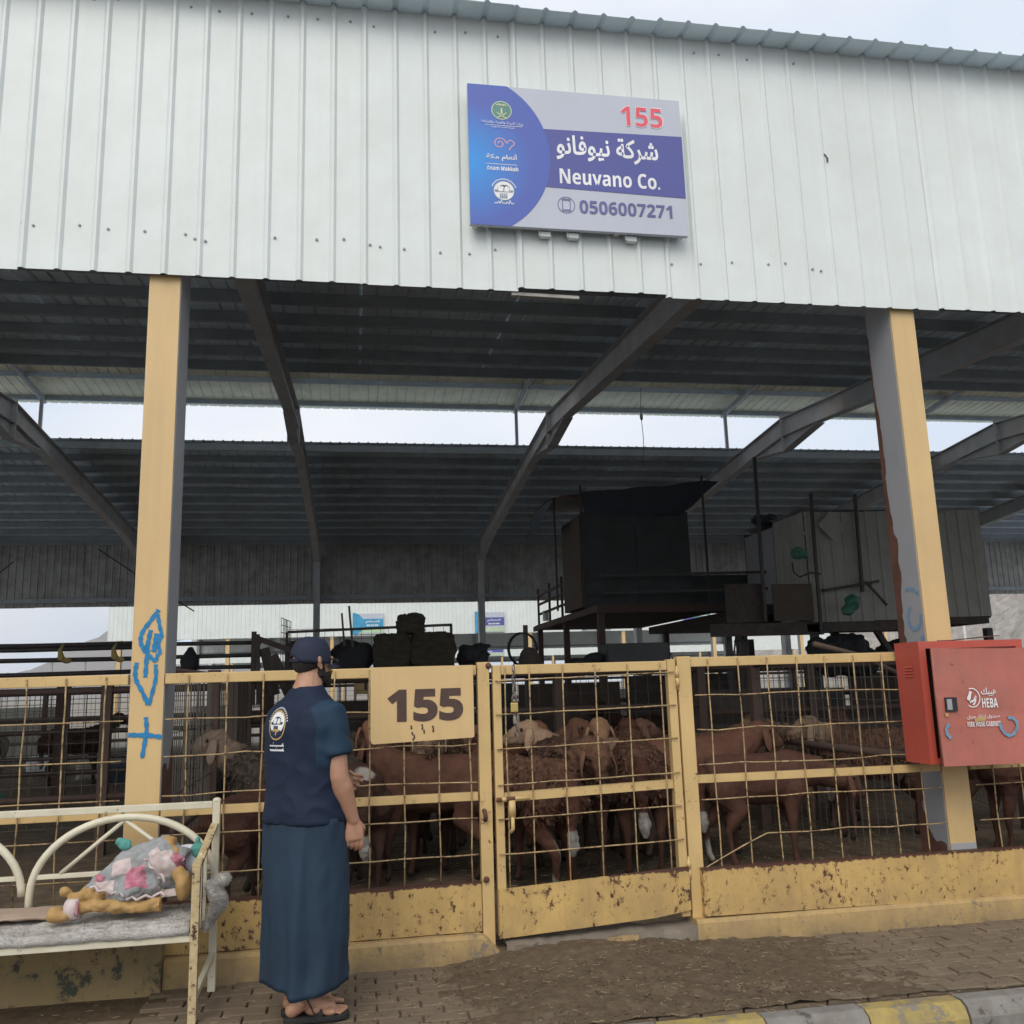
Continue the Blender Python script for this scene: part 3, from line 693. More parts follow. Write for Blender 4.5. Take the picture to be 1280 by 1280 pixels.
frr = fence('pen_fence', 'yellow mesh fence right of the right column, below the red cabinet', 3.72, 8.2, [3.86+.19*k for k in range(23)], [1.35, 1.15, .95, .757, .549], 1.568, .89, None)
b = MB(); N = 40; vs = []
for i in range(N+1):
    x = 1.93+(8.2-1.93)*i/N; y = -.075+.005*noise.noise((x*2, 1, 1)); z0 = .135-.012*min(1, (x-1.9)/1.5)
    vs += [(x, y, z0), (x, y, .388), (x, y+.05, .388), (x, y+.05, z0)]
b.add(vs, [f for i in range(N) for f in ((4*i, 4*i+4, 4*i+5, 4*i+1), (4*i+1, 4*i+5, 4*i+6, 4*i+2), (4*i+3, 4*i+2, 4*i+6, 4*i+7), (4*i, 4*i+3, 4*i+7, 4*i+4))]+[(0, 1, 2, 3), (4*N+3, 4*N+2, 4*N+1, 4*N)])
tag(b.build('kick_board', 'yellow_plate'), 'long chipped yellow steel board along the foot of the right hand fences', 'board')
# number plate
t = thing('number_plate', 'flat yellow steel plate stencilled with a brown 155 on the fence beside the gate', 'number plate', (.365, -.055, 1.35))
b = MB(); pl = [(.079, 1.557), (.652, 1.557), (.652, 1.165), (.645, 1.158), (.095, 1.142), (.085, 1.147), (.079, 1.16)]
b.prism(pl, -.058, -.053); b.build('plate', 'yellow_post', t)
text('lettering', '155', .170, .592, 1.255, 1.432, -.0605, 'brown_print', t, .03)
b = MB()
for x, z, l in ((.30, 1.235, .02), (.305, 1.20, .015), (.315, 1.185, .02), (.36, 1.24, .03), (.37, 1.21, .02), (.42, 1.23, .035), (.31, 1.165, .01)): stroke(b, [(x, z), (x+.004, z-l/2), (x+.002, z-l)], .009, -.0605, 1)
b.build('paint_run', 'brown_print', t)
# posts and gate
def post(x0, x1, z1, label, y0=-.03, y1=.03):
    t = thing('gate_post', label, 'post', ((x0+x1)/2, 0, 0)); b = MB(); b.box(x0, x1, y0, y1, .03, z1); b.build('upright', 'yellow', t, bevel=.004)
    return t
t = post(.68, .748, 1.572, 'yellow latch post with rusty hook between the 155 plate and the gate')
b = MB(); b.tube([(.70, -.03, .76), (.70, -.055, .765), (.705, -.06, .73), (.705, -.045, .71)], .012, 7); b.ball((.745, -.03, 1.55), .018); b.ball((.705, -.035, .40), .017); b.build('catch', 'rust', t, True)
t = post(1.872, 1.955, 1.575, 'yellow hinge post at the right of the gate')
gt = thing('pen_gate', 'yellow mesh gate with chain and padlock, in front of the curly brown sheep', 'gate', (1.3, 0, 0))
gx0, gx1 = .768, 1.862
b = MB(); b.box(gx0+.05, gx1-.052, -.02, .03, 1.498, 1.552); b.build('top_rail', 'yellow', gt, bevel=.004)
b = MB(); b.box(gx0, gx0+.048, -.025, .03, .10, 1.552); b.build('stile', 'yellow', gt, bevel=.004)
b = MB(); b.box(gx1-.05, gx1, -.025, .03, .13, 1.56); b.build('stile', 'yellow', gt, bevel=.004)
b = MB(); b.bar((gx0+.05, .005, .822), (gx1-.052, .005, .850), .035, .048); b.build('middle_rail', 'yellow', gt)
for x in [.838, .98, 1.176, 1.37, 1.566, 1.765]:
    b = MB(); b.tube([(x+.006*noise.noise((x*5, k, 1)), -.028, 1.545-1.2*k/8) for k in range(9)], .0045, 6); b.build('wire', 'yellow_wire', gt, True)
for z in [1.476, 1.286, 1.098, .904, .721, .536]:
    b = MB(); b.tube([(gx0+.012+1.065*k/10, -.037, z-.012+.022*k/10+.005*noise.noise((k, z*5, 1))) for k in range(11)], .0042, 6); b.build('wire', 'yellow_wire', gt, True)
b = MB(); N = 16; vs = []
for i in range(N+1):
    f_ = i/N; x = gx0+.002+(gx1-.006-gx0)*f_; y = -.048+.006*noise.noise((x*3, 5, 1)); z0 = .095+.055*f_+(.02*max(0, f_-.8)/.2); z1 = .345+.055*f_
    vs += [(x, y, z0), (x, y, z1), (x, y+.018, z1), (x, y+.018, z0)]
b.add(vs, [f for i in range(N) for f in ((4*i, 4*i+4, 4*i+5, 4*i+1), (4*i+1, 4*i+5, 4*i+6, 4*i+2), (4*i+3, 4*i+2, 4*i+6, 4*i+7), (4*i, 4*i+3, 4*i+7, 4*i+4))]+[(0, 1, 2, 3), (4*N+3, 4*N+2, 4*N+1, 4*N)])
b.build('kick_plate', 'yellow_plate', gt)
b = MB(); b.tube([(gx0+.0, -.05, .815), (gx0+.19, -.05, .82)], .011, 8); b.box(gx0+.07, gx0+.105, -.06, -.03, .72, .81); b.tube([(gx0+.088, -.055, .72), (gx0+.088, -.06, .66), (gx0+.075, -.05, .64)], .011, 7); b.build('bolt', 'yellow', gt, True)
b = MB(); b.tube([(gx0-.0, -.05, .815), (gx0+.03, -.05, .815)], .0125, 8); b.tube([(gx0+.055, -.0505, .817), (gx0+.105, -.0505, .818)], .0122, 8); b.build('bolt_rod', 'rust', gt, True)
for z in (1.40, .33):
    b = MB(); b.tube([(1.866, -.032, z), (1.866, -.032, z+.05)], .012, 8); b.tube([(1.866, -.032, z+.055), (1.866, -.032, z+.10)], .012, 8); b.tube([(1.866, -.032, z-.02), (1.866, -.032, z+.12)], .006, 6); b.build('hinge', 'yellow', gt, True)
# chain and padlock
ch = thing('padlock_chain', 'rusty chain with a brass padlock hanging from the gate top rail', 'padlock', (.885, -.05, 1.45))
def chain_link(c, a):
    b = MB(); M_ = Matrix.Rotation(a, 3, 'Z'); P = []
    for i in range(12):
        t_ = 2*pi*i/12; P.append(Vector(c)+M_ @ Vector((.0085*cos(t_), 0, .016*sin(t_)+(.004 if sin(t_) > 0 else -.004))))
    b.tube(P, .0032, 5, True); return b.mesh('link', 'chain_steel', True, wloc(ch))
for k in range(6): link('link', chain_link((.885+.003*sin(k*2), -.052, 1.53-.030*k), (k % 2)*1.5+.4), ch)
for k in range(6): link('link', chain_link((.895+.006*(k % 2)-.002*k, -.058, 1.285-.027*k), (k % 2)*1.5+.5), ch)
b = MB(); b.tube([(.872, -.055, 1.335), (.872, -.055, 1.37), (.878, -.055, 1.383), (.889, -.055, 1.383), (.895, -.055, 1.37), (.895, -.055, 1.335)], .0035, 6); b.build('shackle', 'chain_steel', ch, True)
b = MB(); b.box(.862, .904, -.064, -.046, 1.287, 1.34); b.build('padlock_body', 'brass', ch, bevel=.004)
# concrete footings
def plinth(name, x0, x1, m, label, z1=.115, y0=-.095, brk=None, n=50):
    b = MB(); vs = []
    for i in range(n+1):
        x = x0+(x1-x0)*i/n; e = .012*noise.noise((x*5, 3, 3)); f_ = 1.0
        if brk: f_ = min(1, max(.15, (brk-x)/.12+.2*noise.noise((x*20, 1, 1))))
        vs += [(x, y0-.012+e, -.02), (x, y0+e*.5, z1*f_-.018), (x, y0+.016, z1*f_+.004*noise.noise((x*9, 1, 9))), (x, .10, z1*f_), (x, .10, -.02)]
    b.add(vs, [(5*i+k, 5*i+5+k, 5*i+6+k, 5*i+k+1) for i in range(n) for k in range(4)]+[(0, 1, 2, 3, 4), tuple(5*n+k for k in (4, 3, 2, 1, 0))])
    return tag(b.build(name, m), label, 'footing')
plinth('footing', -.95, .80, 'yellow_kick', 'yellow painted concrete footing with a broken end left of the gate', .135, -.10, .80)
plinth('footing', 1.87, 8.2, 'yellow_kick', 'long yellow painted concrete footing under the right hand fences', .125, -.105)
plinth('footing', -7.2, -.955, 'old_plinth', 'dark mossy concrete footing with flaked paint under the bench', .25, -.13)
b = MB(); nn_ = 24; vs = []
for i in range(nn_+1):
    x = .80+1.07*i/nn_; h = .075+.022*noise.noise((x*7, 1, 4))+.03*max(0, (x-1.2))*.6
    vs += [(x, -.11+.018*noise.noise((x*6, 7, 1)), -.02), (x, -.09+.05*noise.noise((x*5, 3, 1))+.02*noise.noise((x*21, 3, 1)), h+.015*noise.noise((x*19, 3, 1))), (x, .06, h+.012), (x, .06, -.02)]
b.add(vs, [(4*i+k, 4*i+4+k, 4*i+5+k, 4*i+k+1) for i in range(nn_) for k in range(3)]); tag(b.build('sill', 'concrete'), 'crumbling concrete sill under the gate, half buried in manure', 'sill')
b = MB(); vs = []
for i in range(13):
    x = 1.06+.46*i/12; z = .012+.035*(i/12); vs += [(x, -.135+.01*noise.noise((x*9, 1, 1)), z-.02), (x, -.128, z+.035+.012*noise.noise((x*17, 3, 1)))]
b.add(vs, [(2*i, 2*i+2, 2*i+3, 2*i+1) for i in range(12)]); 
b.add([(v[0], -.10, v[2]) for v in vs], [(2*i+1, 2*i+3, 2*i+2, 2*i) for i in range(12)])
b.build('paint_flake', 'yellow_kick', bpy.data.objects['sill'])

# ------------------------------------------------------------------ red hose cabinet
hc = thing('hose_cabinet', 'red steel fire hose cabinet with its dented door hanging ajar, on the right column', 'fire cabinet', (3.6, -.17, .92))
bx0, bx1, by0, by1, bz0, bz1 = 3.275, 3.965, -.285, -.045, .915, 1.62
b = MB()
b.box(bx0, bx0+.004, by0, by1, bz0, bz1); b.box(bx1-.004, bx1, by0, by1, bz0, bz1); b.box(bx0+.004, bx1-.004, by0, by1, bz1-.004, bz1); b.box(bx0+.004, bx1-.004, by0, by1, bz0, bz0+.004)
b.build('shell', 'red_paint', hc)
b = MB(); f_ = .045
b.box(bx0+.001, bx0+f_, by0-.004, by0, bz0+.001, bz1-.001); b.box(bx1-f_, bx1-.001, by0-.004, by0, bz0+.001, bz1-.001)
b.box(bx0+f_, bx1-f_, by0-.004, by0, bz1-.042, bz1-.001); b.box(bx0+f_, bx1-f_, by0-.004, by0, bz0+.001, bz0+.035); b.build('front_frame', 'red_paint', hc)
b = MB(); b.box(bx0+.005, bx1-.005, by1-.01, by1-.004, bz0+.005, bz1-.005); b.build('back_panel', 'dark_in', hc)
b = MB()
for k in range(4):
    b = MB(); z_ = 1.478-.018*k; b.add([(bx0-.0005, by0+.07, z_), (bx0-.0005, by1-.09, z_), (bx0-.007, by1-.09, z_-.008), (bx0-.007, by0+.07, z_-.008), (bx0-.0005, by1-.09, z_-.0095), (bx0-.0005, by0+.07, z_-.0095)], ((0, 1, 2, 3), (3, 2, 4, 5))); b.build('vent_louvre', 'red_paint', hc)
b = MB(); b.bar((bx1-.42, -.20, bz1+.004), (bx1-.05, -.10, bz1+.03), .10, .004); b.bar((bx0+.24, -.2, bz1+.002), (bx1-.42, -.15, bz1+.008), .08, .004); b.build('bent_lid', 'rust', hc)
# the door: hinged at the right, sagging and swung slightly out
dr = bpy.data.objects.new('door', None); COL.objects.link(dr); dr.parent = hc; dr.location = (3.955-3.6, -.296+.17, .90-.92); dr.rotation_euler = (0, radians(.9), radians(5.2))
b = MB(); DW, DH = .665, .668; nx, nz_ = 26, 26
def dy_(x, z): return .006*noise.noise((x*4, 0, z*4))-.010*exp(-((x+.30)**2+(z-.36)**2)/.02)*0+.004*exp(-(((z-.25+x*.25)/.012)**2))
vs = [(-DW*i/nx, -.02+dy_(-DW*i/nx, DH*j/nz_), DH*j/nz_) for i in range(nx+1) for j in range(nz_+1)]
b.add(vs, [(i*(nz_+1)+j, i*(nz_+1)+j+1, (i+1)*(nz_+1)+j+1, (i+1)*(nz_+1)+j) for i in range(nx) for j in range(nz_)])
b.box(-DW, -DW+.003, -.0185, -.001, 0, DH); b.box(-.003, 0, -.0185, -.001, 0, DH); b.box(-DW+.003, -.003, -.0185, -.001, DH-.003, DH); b.box(-DW+.003, -.003, -.0185, -.001, 0, .003)
o = b.build('door_panel', 'red_faded', None, True, local=True); 
me_ = o.data; bpy.data.objects.remove(o); bpy.data.objects.remove(dr)
dr = link('door', me_, hc, (3.955-3.6, -.296+.17, .90-.92)); dr.rotation_euler = (0, radians(.9), radians(5.2))
def onDoor(mb, name, m): return link(name, mb.mesh(name, m), dr)
b = MB(); b.box(-DW+.045, -DW+.125, -.031, -.024, .305, .385); b2 = MB(); b2.box(-DW+.055, -DW+.088, -.0335, -.031, .315, .375); onDoor(b, 'latch', 'black_plastic')
onDoor(b2, 'latch_paddle', 'steel_grey')
def dtext(s, x0, x1, z0, z1, m, bold=0):
    o = text('lettering', s, x0, x1, z0, z1, -.0275, m, None, bold); o.parent = dr
dtext(arabic('هيبك'), -DW+.300, -DW+.408, .388, .437, 'white_print', .01)
dtext('HEBA', -DW+.300, -DW+.410, .322, .376, 'white_print', .0)
dtext(arabic('صندوق إطفاء حريق'), -DW+.184, -DW+.413, .256, .286, 'white_print', .005)
dtext('FIRE HOSE CABINET', -DW+.184, -DW+.415, .216, .244, 'white_print', .0)
b = MB(); cx, cz = -DW+.235, .380
disc(b, cx, cz, .056, -.0275, 28, .050, -2.2, 1.9); stroke(b, [(cx-.028, cz-.014), (cx-.007, cz+.036)], .020, -.0275, 1); stroke(b, [(cx-.018, cz-.026), (cx+.014, cz-.014), (cx+.028, cz+.018), (cx+.018, cz-.028), (cx, cz-.04)], .010, -.0275, 2)
onDoor(b, 'logo', 'white_print')
b = MB(); stroke(b, [(-DW+.235, .250), (-DW+.27, .258), (-DW+.31, .262)], .024, -.0285, 1); onDoor(b, 'paint_smear', 'gold_print')
b = MB(); stroke(b, [(-DW+.04, .285), (-DW+.06, .288)], .02, -.0285, 1); onDoor(b, 'paint_smear', 'gold_print')
b = MB(); stroke(b, [(-DW+.06, .235), (-DW+.035, .215), (-DW+.035, .18), (-DW+.06, .155)], .018, -.0285, 2)
stroke(b, [(-DW+.405, .235), (-DW+.42, .185), (-DW+.46, .155), (-DW+.51, .175), (-DW+.535, .22), (-DW+.51, .26), (-DW+.47, .262)], .018, -.0285, 2); onDoor(b, 'graffiti', 'faded_spray')

# ------------------------------------------------------------------ bench with its cloths
bn = thing('bench', 'cream painted tubular steel bench with arched back, rusting at the armrest', 'bench', (-1.6, -.43, 0))
XE, YB, YF = -.70, -.20, -.65
def bb_(name, m, fn, smooth=False, bevel=0): b = MB(); fn(b); return b.build(name, m, bn, smooth, bevel)
bb_('back_rail', 'cream_paint', lambda b: b.box(-3.1, XE-.02, YB-.012, YB+.013, .868, .902), bevel=.004)
bb_('back_post', 'cream_paint', lambda b: (b.box(XE-.018, XE+.018, YB-.018, YB+.018, .0, .905), b.ball((XE, YB, .905), (.022, .022, .014))), bevel=.003)
bb_('front_post', 'cream_rusty', lambda b: b.box(XE-.035, XE+.001, YF-.018, YF+.018, .0, .66), bevel=.003)
bb_('armrest', 'cream_rusty', lambda b: (b.bar((XE-.018, YF-.01, .668), (XE-.018, YF+.09, .678), .04, .016), b.bar((XE-.018, YF+.09, .678), (XE-.005, YB-.02, .79), .036, .014)), bevel=.002)
for y in (YF+.13, YF+.27): bb_('arm_bar', 'cream_paint', lambda b: b.box(XE-.028, XE-.012, y-.009, y+.009, .37, .70+.10*(y-YF-.1)), bevel=.002)
bb_('foot_brace', 'cream_paint', lambda b: b.bar((XE-.015, YF+.02, .10), (XE, YB-.02, .17), .025, .03), bevel=.002)
bb_('front_rail', 'cream_paint', lambda b: (b.box(-3.1, XE-.036, YF-.012, YF+.02, .345, .385)), bevel=.003)
bb_('seat_rail', 'cream_paint', lambda b: (b.box(-3.1, XE-.02, YB-.02, YB+.005, .36, .395)), bevel=.003)
for cx in (-1.13, -2.04):
    bb_('arch', 'cream_paint', lambda b: b.tube([(cx+.437*cos(pi*i/28), YB-.005, .50+.345*sin(pi*i/28)) for i in range(29)]+[(cx-.437, YB-.005, .38)], .0185, 12), True)
    bb_('arch_rail', 'cream_paint', lambda b: b.box(cx-.42, cx+.42, YB-.012, YB+.01, .572, .594), bevel=.003)
    for dx in (-.30, .30): bb_('spoke', 'cream_paint', lambda b: b.tube([(cx-.01, YB-.004, .832), (cx+dx, YB-.004, .594)], .0105, 8), True)
# mattress / fleece
def cloth(name, x0, x1, y0, y1, zt, zb, m, label, cat, nx=60, ny=24, amp=.008, seed=1, group=None):
    b = MB(); n = 2*(ny+4)
    rings = []
    for i in range(nx+1):
        x = x0+(x1-x0)*i/nx; ring = []
        for j in range(ny+1):
            y = y0+(y1-y0)*j/ny; e = min(j, ny-j)/3; z = zt+amp*(noise.noise((x*9, y*9, seed))+.6*noise.noise((x*28, y*28, seed)))-(.02*(1-min(1, e))**2)-.012*exp(-((i if i < nx/2 else nx-i)/2.0))
            z += .014*noise.noise((x*2.3, y*3, seed+4))
            ring.append((x+.006*noise.noise((y*9, x*5, 2)), y+.012*noise.noise((x*7, j*.1, seed+9))*(1 if j == 0 else 0), z))
        for j in range(ny, -1, -1):
            y = y0+(y1-y0)*j/ny; ring.append((x, y, zb+.006*noise.noise((x*11, y*3, seed))))
        rings.append([Vector(q) for q in ring])
    b.loft(rings); o = b.build(name, m, None, True); tag(o, label, cat, group); return o
cloth('seat_blanket', -3.05, XE-.04, YF-.02, YB-.02, .425, .375, 'fleece', 'shaggy off-white fleece blanket spread over the bench seat', 'blanket', 150, 36, .010, 1)
cloth('cardboard_sheet', -3.0, -1.28, YF+.20, YB-.03, .462, .452, 'cardboard', 'brown folded cloth lying on the left of the bench seat', 'cloth', 40, 10, .006, 7)
b = MB()      # blanket end bunched through the armrest
rings = []
for i in range(15):
    t_ = i/14; c = Vector((-.695+.015*sin(t_*5)+.03*t_*(1-t_)*4, -.38-.04*cos(t_*4), .55-.22*t_)); r_ = .038+.022*sin(pi*min(1, t_*1.15))
    rings.append([c+Vector((r_*.55*cos(a*2*pi/20)*(1+.25*noise.noise((cos(a*.31)*2, t_*3, 1))), r_*1.7*sin(a*2*pi/20)*(1+.25*noise.noise((a*.7, t_*3, 5))), .012*noise.noise((a, t_*5, 2)))) for a in range(20)])
b.loft(rings); b.ball((-.645, -.36, .55), (.042, .06, .026), 14, 9); me_ = remesh(b, .008, 3); displace(me_, lambda c, n: .006*noise.noise(c*22)+.004*noise.noise(c*70)); me_.materials.append(MATS['fleece_white'])
bfm = me_; b = MB()
for _ in range(8000):
    p_ = bfm.polygons[R.randrange(len(bfm.polygons))]; q = p_.center; n_ = p_.normal; t1 = n_.cross(Vector((R.uniform(-1, 1), R.uniform(-1, 1), R.uniform(-1, 1)))).normalized()
    b.add([q-t1*.002, q+t1*.002, q+n_*R.uniform(.004, .014)+n_.cross(t1)*R.uniform(-.008, .008)-Vector((0, 0, .004))], ((0, 1, 2),))
bf_pile = b
tag(link('bunched_fleece', me_), 'dirty white fleece end bunched up beside the bench armrest', 'blanket')
b = MB()
for _ in range(9000):
    x = R.uniform(-2.2, XE-.04); y = YF-.02+R.random()**1.5*.42; e = y < YF+.0
    z = .425+.010*noise.noise((x*9, y*9, 1))+.014*noise.noise((x*2.3, y*3, 5)); a = R.uniform(0, 6.28); l = R.uniform(.008, .020)
    if e: z -= R.uniform(0, .035)
    q = Vector((x, y, z)); d_ = Vector((cos(a)*l, sin(a)*l-(.006 if e else 0), R.uniform(.001, .009))); p_ = Vector((-sin(a), cos(a), 0))*.0016
    b.add([q-p_, q+p_, q+d_], ((0, 1, 2),))
tag(b.build('fleece_pile', 'fleece'), kind='stuff')
tag(bf_pile.build('fleece_fluff', 'fleece_white', bpy.data.objects['bunched_fleece']), kind='stuff')
# plastic bottle
bt = thing('water_bottle', 'clear plastic bottle with blue cap lying behind the left bench arch', 'bottle', (-1.72, -.30, .5))
b = MB(); b.tube([(-1.90, -.28, .525), (-1.80, -.28, .53), (-1.73, -.28, .535), (-1.715, -.28, .536)], [.032, .036, .033, .014], 12); b.build('bottle_body', 'clear_plastic', bt, True)
b = MB(); b.tube([(-1.716, -.28, .536), (-1.69, -.28, .538)], .016, 12); b.build('cap', 'blue_plastic', bt, True)
# stuffed patchwork toy cushion
ty = thing('patchwork_cushion', 'patchwork stuffed toy cushion of grey, pink and white cloth with ochre limbs', 'cushion', (-1.03, -.45, .45))
def blob(name, m, parts, vox=.009, it=5, amp=.006, fr=18, parent=ty):
    b = MB()
    for p in parts: b.ball(*p) if not isinstance(p[0], list) else b.tube(p[0], p[1], 12)
    me = remesh(b, vox, it); displace(me, lambda c, n: amp*noise.noise(c*fr)+amp*.5*noise.noise(c*fr*2.6))
    o = Vector(wloc(parent))
    for v in me.vertices: v.co -= o
    me.materials.append(MATS[m]); return link(name, me, parent)
body = blob('body', 'grey_cloth', [[[(-1.22, -.50, .545), (-1.10, -.46, .60), (-.99, -.43, .645), (-.90, -.42, .665), (-.82, -.42, .63)], [.045, .09, .11, .11, .08]], ((-.92, -.40, .60), (.13, .12, .10)), ((-1.02, -.47, .56), (.14, .13, .075))], .008, 3, .020, 15)
blob('limb', 'ochre_felt', [[[(-1.26, -.52, .50), (-1.12, -.56, .50), (-.98, -.58, .495), (-.88, -.58, .50)], [.026, .030, .028, .032]]], .007, 2, .012, 22)
blob('limb', 'ochre_felt', [[[(-1.30, -.50, .52), (-1.22, -.50, .545), (-1.13, -.50, .56)], [.028, .042, .05]], ((-1.315, -.50, .565), (.026, .026, .022))], .007, 2, .012, 22)
blob('limb', 'ochre_felt', [((-.80, -.50, .56), (.038, .055, .075)), ((-.82, -.50, .61), (.035, .04, .04))])
blob('limb', 'ochre_felt', [[[(-.885, -.45, .72), (-.87, -.44, .775)], [.04, .028]], ((-.845, -.47, .70), (.03, .03, .03))])
blob('paw', 'ochre_felt', [((-1.345, -.54, .475), (.042, .05, .035)), ((-1.31, -.56, .47), (.04, .03, .03))])
# patches sewn on: small quilted pieces following the body
def patch(name, m, c, u, v, nrm, wd, ht, rot=0):
    c = Vector(c); n = Vector(nrm).normalized(); a = n.cross(Vector((0, 0, 1))).normalized(); bb2 = n.cross(a)
    a, bb2 = a*cos(rot)+bb2*sin(rot), bb2*cos(rot)-a*sin(rot)
    from mathutils.bvhtree import BVHTree
    if not hasattr(patch, 'bv'): 
        o = Vector(wloc(ty)); patch.bv = BVHTree.FromPolygons([v_.co+o for v_ in body.data.vertices], [p_.vertices[:] for p_ in body.data.polygons])
    mb = MB(); N = 12; vs = []
    for i in range(N+1):
        for j in range(N+1):
            p = c+a*(i/N-.5)*wd+bb2*(j/N-.5)*ht+n*.25
            h = patch.bv.ray_cast(p, -n); q = h[0] if h[0] is not None else p-n*.25
            e = min(i, N-i, j, N-j); vs.append(q+n*(.0015+.005*min(1, e/3)+.003*noise.noise(q*45)))
    mb.add(vs, [(i*(N+1)+j, (i+1)*(N+1)+j, (i+1)*(N+1)+j+1, i*(N+1)+j+1) for i in range(N) for j in range(N)])
    mb.build(name, m, ty, True)
nf = (-.15, -1, .55)
patch('patch', 'pink_cloth', (-.99, -.5, .585), 0, 0, nf, .095, .10, .25)
patch('patch', 'pale_cloth', (-.885, -.5, .655), 0, 0, nf, .10, .095, .5)
patch('patch', 'pale_cloth', (-1.07, -.5, .645), 0, 0, nf, .085, .07, .25)
patch('patch', 'pale_cloth', (-1.13, -.5, .55), 0, 0, nf, .085, .06, .1)
patch('patch', 'pink_cloth', (-1.06, -.5, .66), 0, 0, nf, .03, .025, .25)
patch('patch', 'pink_cloth', (-.83, -.5, .675), 0, 0, nf, .05, .055, .9)
patch('patch', 'pale_cloth', (-.86, -.5, .53), 0, 0, nf, .08, .035, .1)
patch('patch', 'pink_cloth', (-1.16, -.5, .60), 0, 0, nf, .045, .03, -.3)
patch('patch', 'grey_cloth', (-.94, -.5, .60), 0, 0, nf, .05, .09, .4)
patch('patch', 'pale_cloth', (-.93, -.5, .705), 0, 0, nf, .05, .04, .7)
for p_, q_2 in (((-1.2, -.56, .585), (-1.04, -.60, .555)), ((-1.03, -.6, .53), (-.86, -.59, .545)), ((-.96, -.6, .70), (-.87, -.57, .60))):
    b = MB(); P3 = [Vector(p_).lerp(Vector(q_2), i/8)+Vector((0, .012*sin(i*1.3), .010*sin(i*2.1))) for i in range(9)]; b.tube(P3, .0065, 7); b.build('ruffle', 'pale_cloth', ty, True)
b = MB(); b.tube([(-1.26, -.575, .50), (-1.245, -.58, .47), (-1.25, -.56, .53)], .006, 6); b.build('ribbon', 'pink_cloth', ty, True)
patch_b = MB()
b = MB(); b.tube([(-1.295, -.53, .49), (-1.245, -.54, .495)], [.048, .045], 14); b.build('patch', 'pale_cloth', ty, True)
pw = thing('pillow', 'white pillow with teal corner tufts, tucked behind the patchwork cushion', 'pillow', (-.93, -.33, .6))
blob('pillow_body', 'pillow_white', [((-.95, -.33, .64), (.17, .07, .085)), ((-.82, -.34, .64), (.10, .07, .08))], .01, 6, .01, 10, pw)
blob('corner_tuft', 'teal_cloth', [((-1.10, -.36, .735), (.035, .02, .03)), ((-1.125, -.36, .75), (.02, .018, .02))], .007, 2, .005, 40, pw)
blob('corner_tuft', 'teal_cloth', [((-.755, -.38, .69), (.042, .02, .045)), ((-.76, -.38, .735), (.014, .014, .03))], .007, 2, .005, 40, pw)

# ------------------------------------------------------------------ pens inside: posts, rails, mesh
def mesh_panel(b, p, q, z0, z1, dx, dz, r=.0025):
    p = Vector(p); q = Vector(q); L = (q-p).length; n = max(1, int(L/dx))
    for i in range(n+1):
        c = p+(q-p)*i/n; b.bar((c.x, c.y, z0), (c.x+R.uniform(-.01, .01), c.y, z1), r*2, r*2, (0, 1, 0))
    m = max(1, int((z1-z0)/dz))
    for i in range(m+1):
        z = z0+(z1-z0)*i/m; b.bar((p.x, p.y, z), (q.x, q.y, z+R.uniform(-.01, .01)), r*2, r*2)
def pen(label, p, q, rails, posts, ph=1.6, mesh=None, m='pipe_rust', rr=.03, gapp=None, pw=.045):
    t = thing('pen_divider', label, 'pen divider', (p[0], p[1], 0)); P, Q = Vector((*p, 0)), Vector((*q, 0))
    for z in rails:
        b = MB(); b.tube([(P.x, P.y, z), ((P.x+Q.x)/2, (P.y+Q.y)/2, z+R.uniform(-.015, .015)), (Q.x, Q.y, z+R.uniform(-.01, .01))], rr, 8); b.build('rail', m, t, True)
    for k in range(posts):
        c = P+(Q-P)*(k/max(1, posts-1)); b = MB(); b.box(c.x-pw, c.x+pw, c.y-pw, c.y+pw, 0, ph); b.build('post', m, t, bevel=.004)
    if mesh: b = MB(); mesh_panel(b, P, Q, mesh[0], mesh[1], mesh[2], mesh[3]); tag(b.build('wire_mesh', 'wire_dark', t), kind='stuff')
    return t
pen('dark pipe and mesh divider running back from the right column', (3.72, .45), (3.74, 3.05), [.88, 1.56], 2, 1.62, (.1, 1.58, .105, .15))
pen('closely barred divider running back from the left column behind the bench end', (-1.1, .45), (-1.1, 4.2), [.62, 1.58], 3, 1.62, (.1, 1.58, .06, .30), 'pipe_rust', .022)
pen('dark back fence of the sheep pen between the two dividers', (-1.1, 4.6), (3.8, 4.6), [.42, .80, 1.15, 1.55], 4, 1.6, (.2, 1.55, .15, .2))
pen('high dark pipe rails left of the left column, topmost against the sky', (-4.6, 5.0), (-2.28, 5.05), [1.685, 1.83, 1.945, 1.99], 1, 1.0, None, 'pipe_dark', .024)
pen('dark pipe rails between the left column and the hay rack', (-2.25, 5.06), (-1.02, 5.06), [1.70, 1.83, 1.97], 1, 2.0, None, 'pipe_dark', .022)
pen('brown steel post fence in the left pen behind the bench', (-5.6, 3.6), (-1.15, 3.9), [.55, 1.50], 5, 1.6, (.3, 1.5, .14, .12))
pen('second mesh fence deeper in the left pen', (-8.5, 7.2), (-1.2, 7.4), [.5, 1.0, 1.5], 7, 1.6, (.2, 1.55, .13, .13))
pen('mesh fence with posts beyond the alley in the middle of the shed', (-9, 9.6), (11, 9.7), [.55, 1.1, 1.55], 14, 1.65, (.2, 1.6, .2, .2))
pen('rearmost mesh fence near the far columns', (-12, 15.5), (16, 15.5), [.5, 1.0, 1.5], 16, 1.6, (.2, 1.55, .25, .25))
pen('mesh divider in the neighbouring pen right of the right column', (5.2, .5), (7.3, 6.0), [.8, 1.5], 4, 1.6, (.1, 1.55, .14, .14))
pen('far right mesh fence under the pale loft', (3.8, 4.8), (11.0, 5.0), [.5, 1.05, 1.55], 6, 1.6, (.1, 1.55, .15, .15))
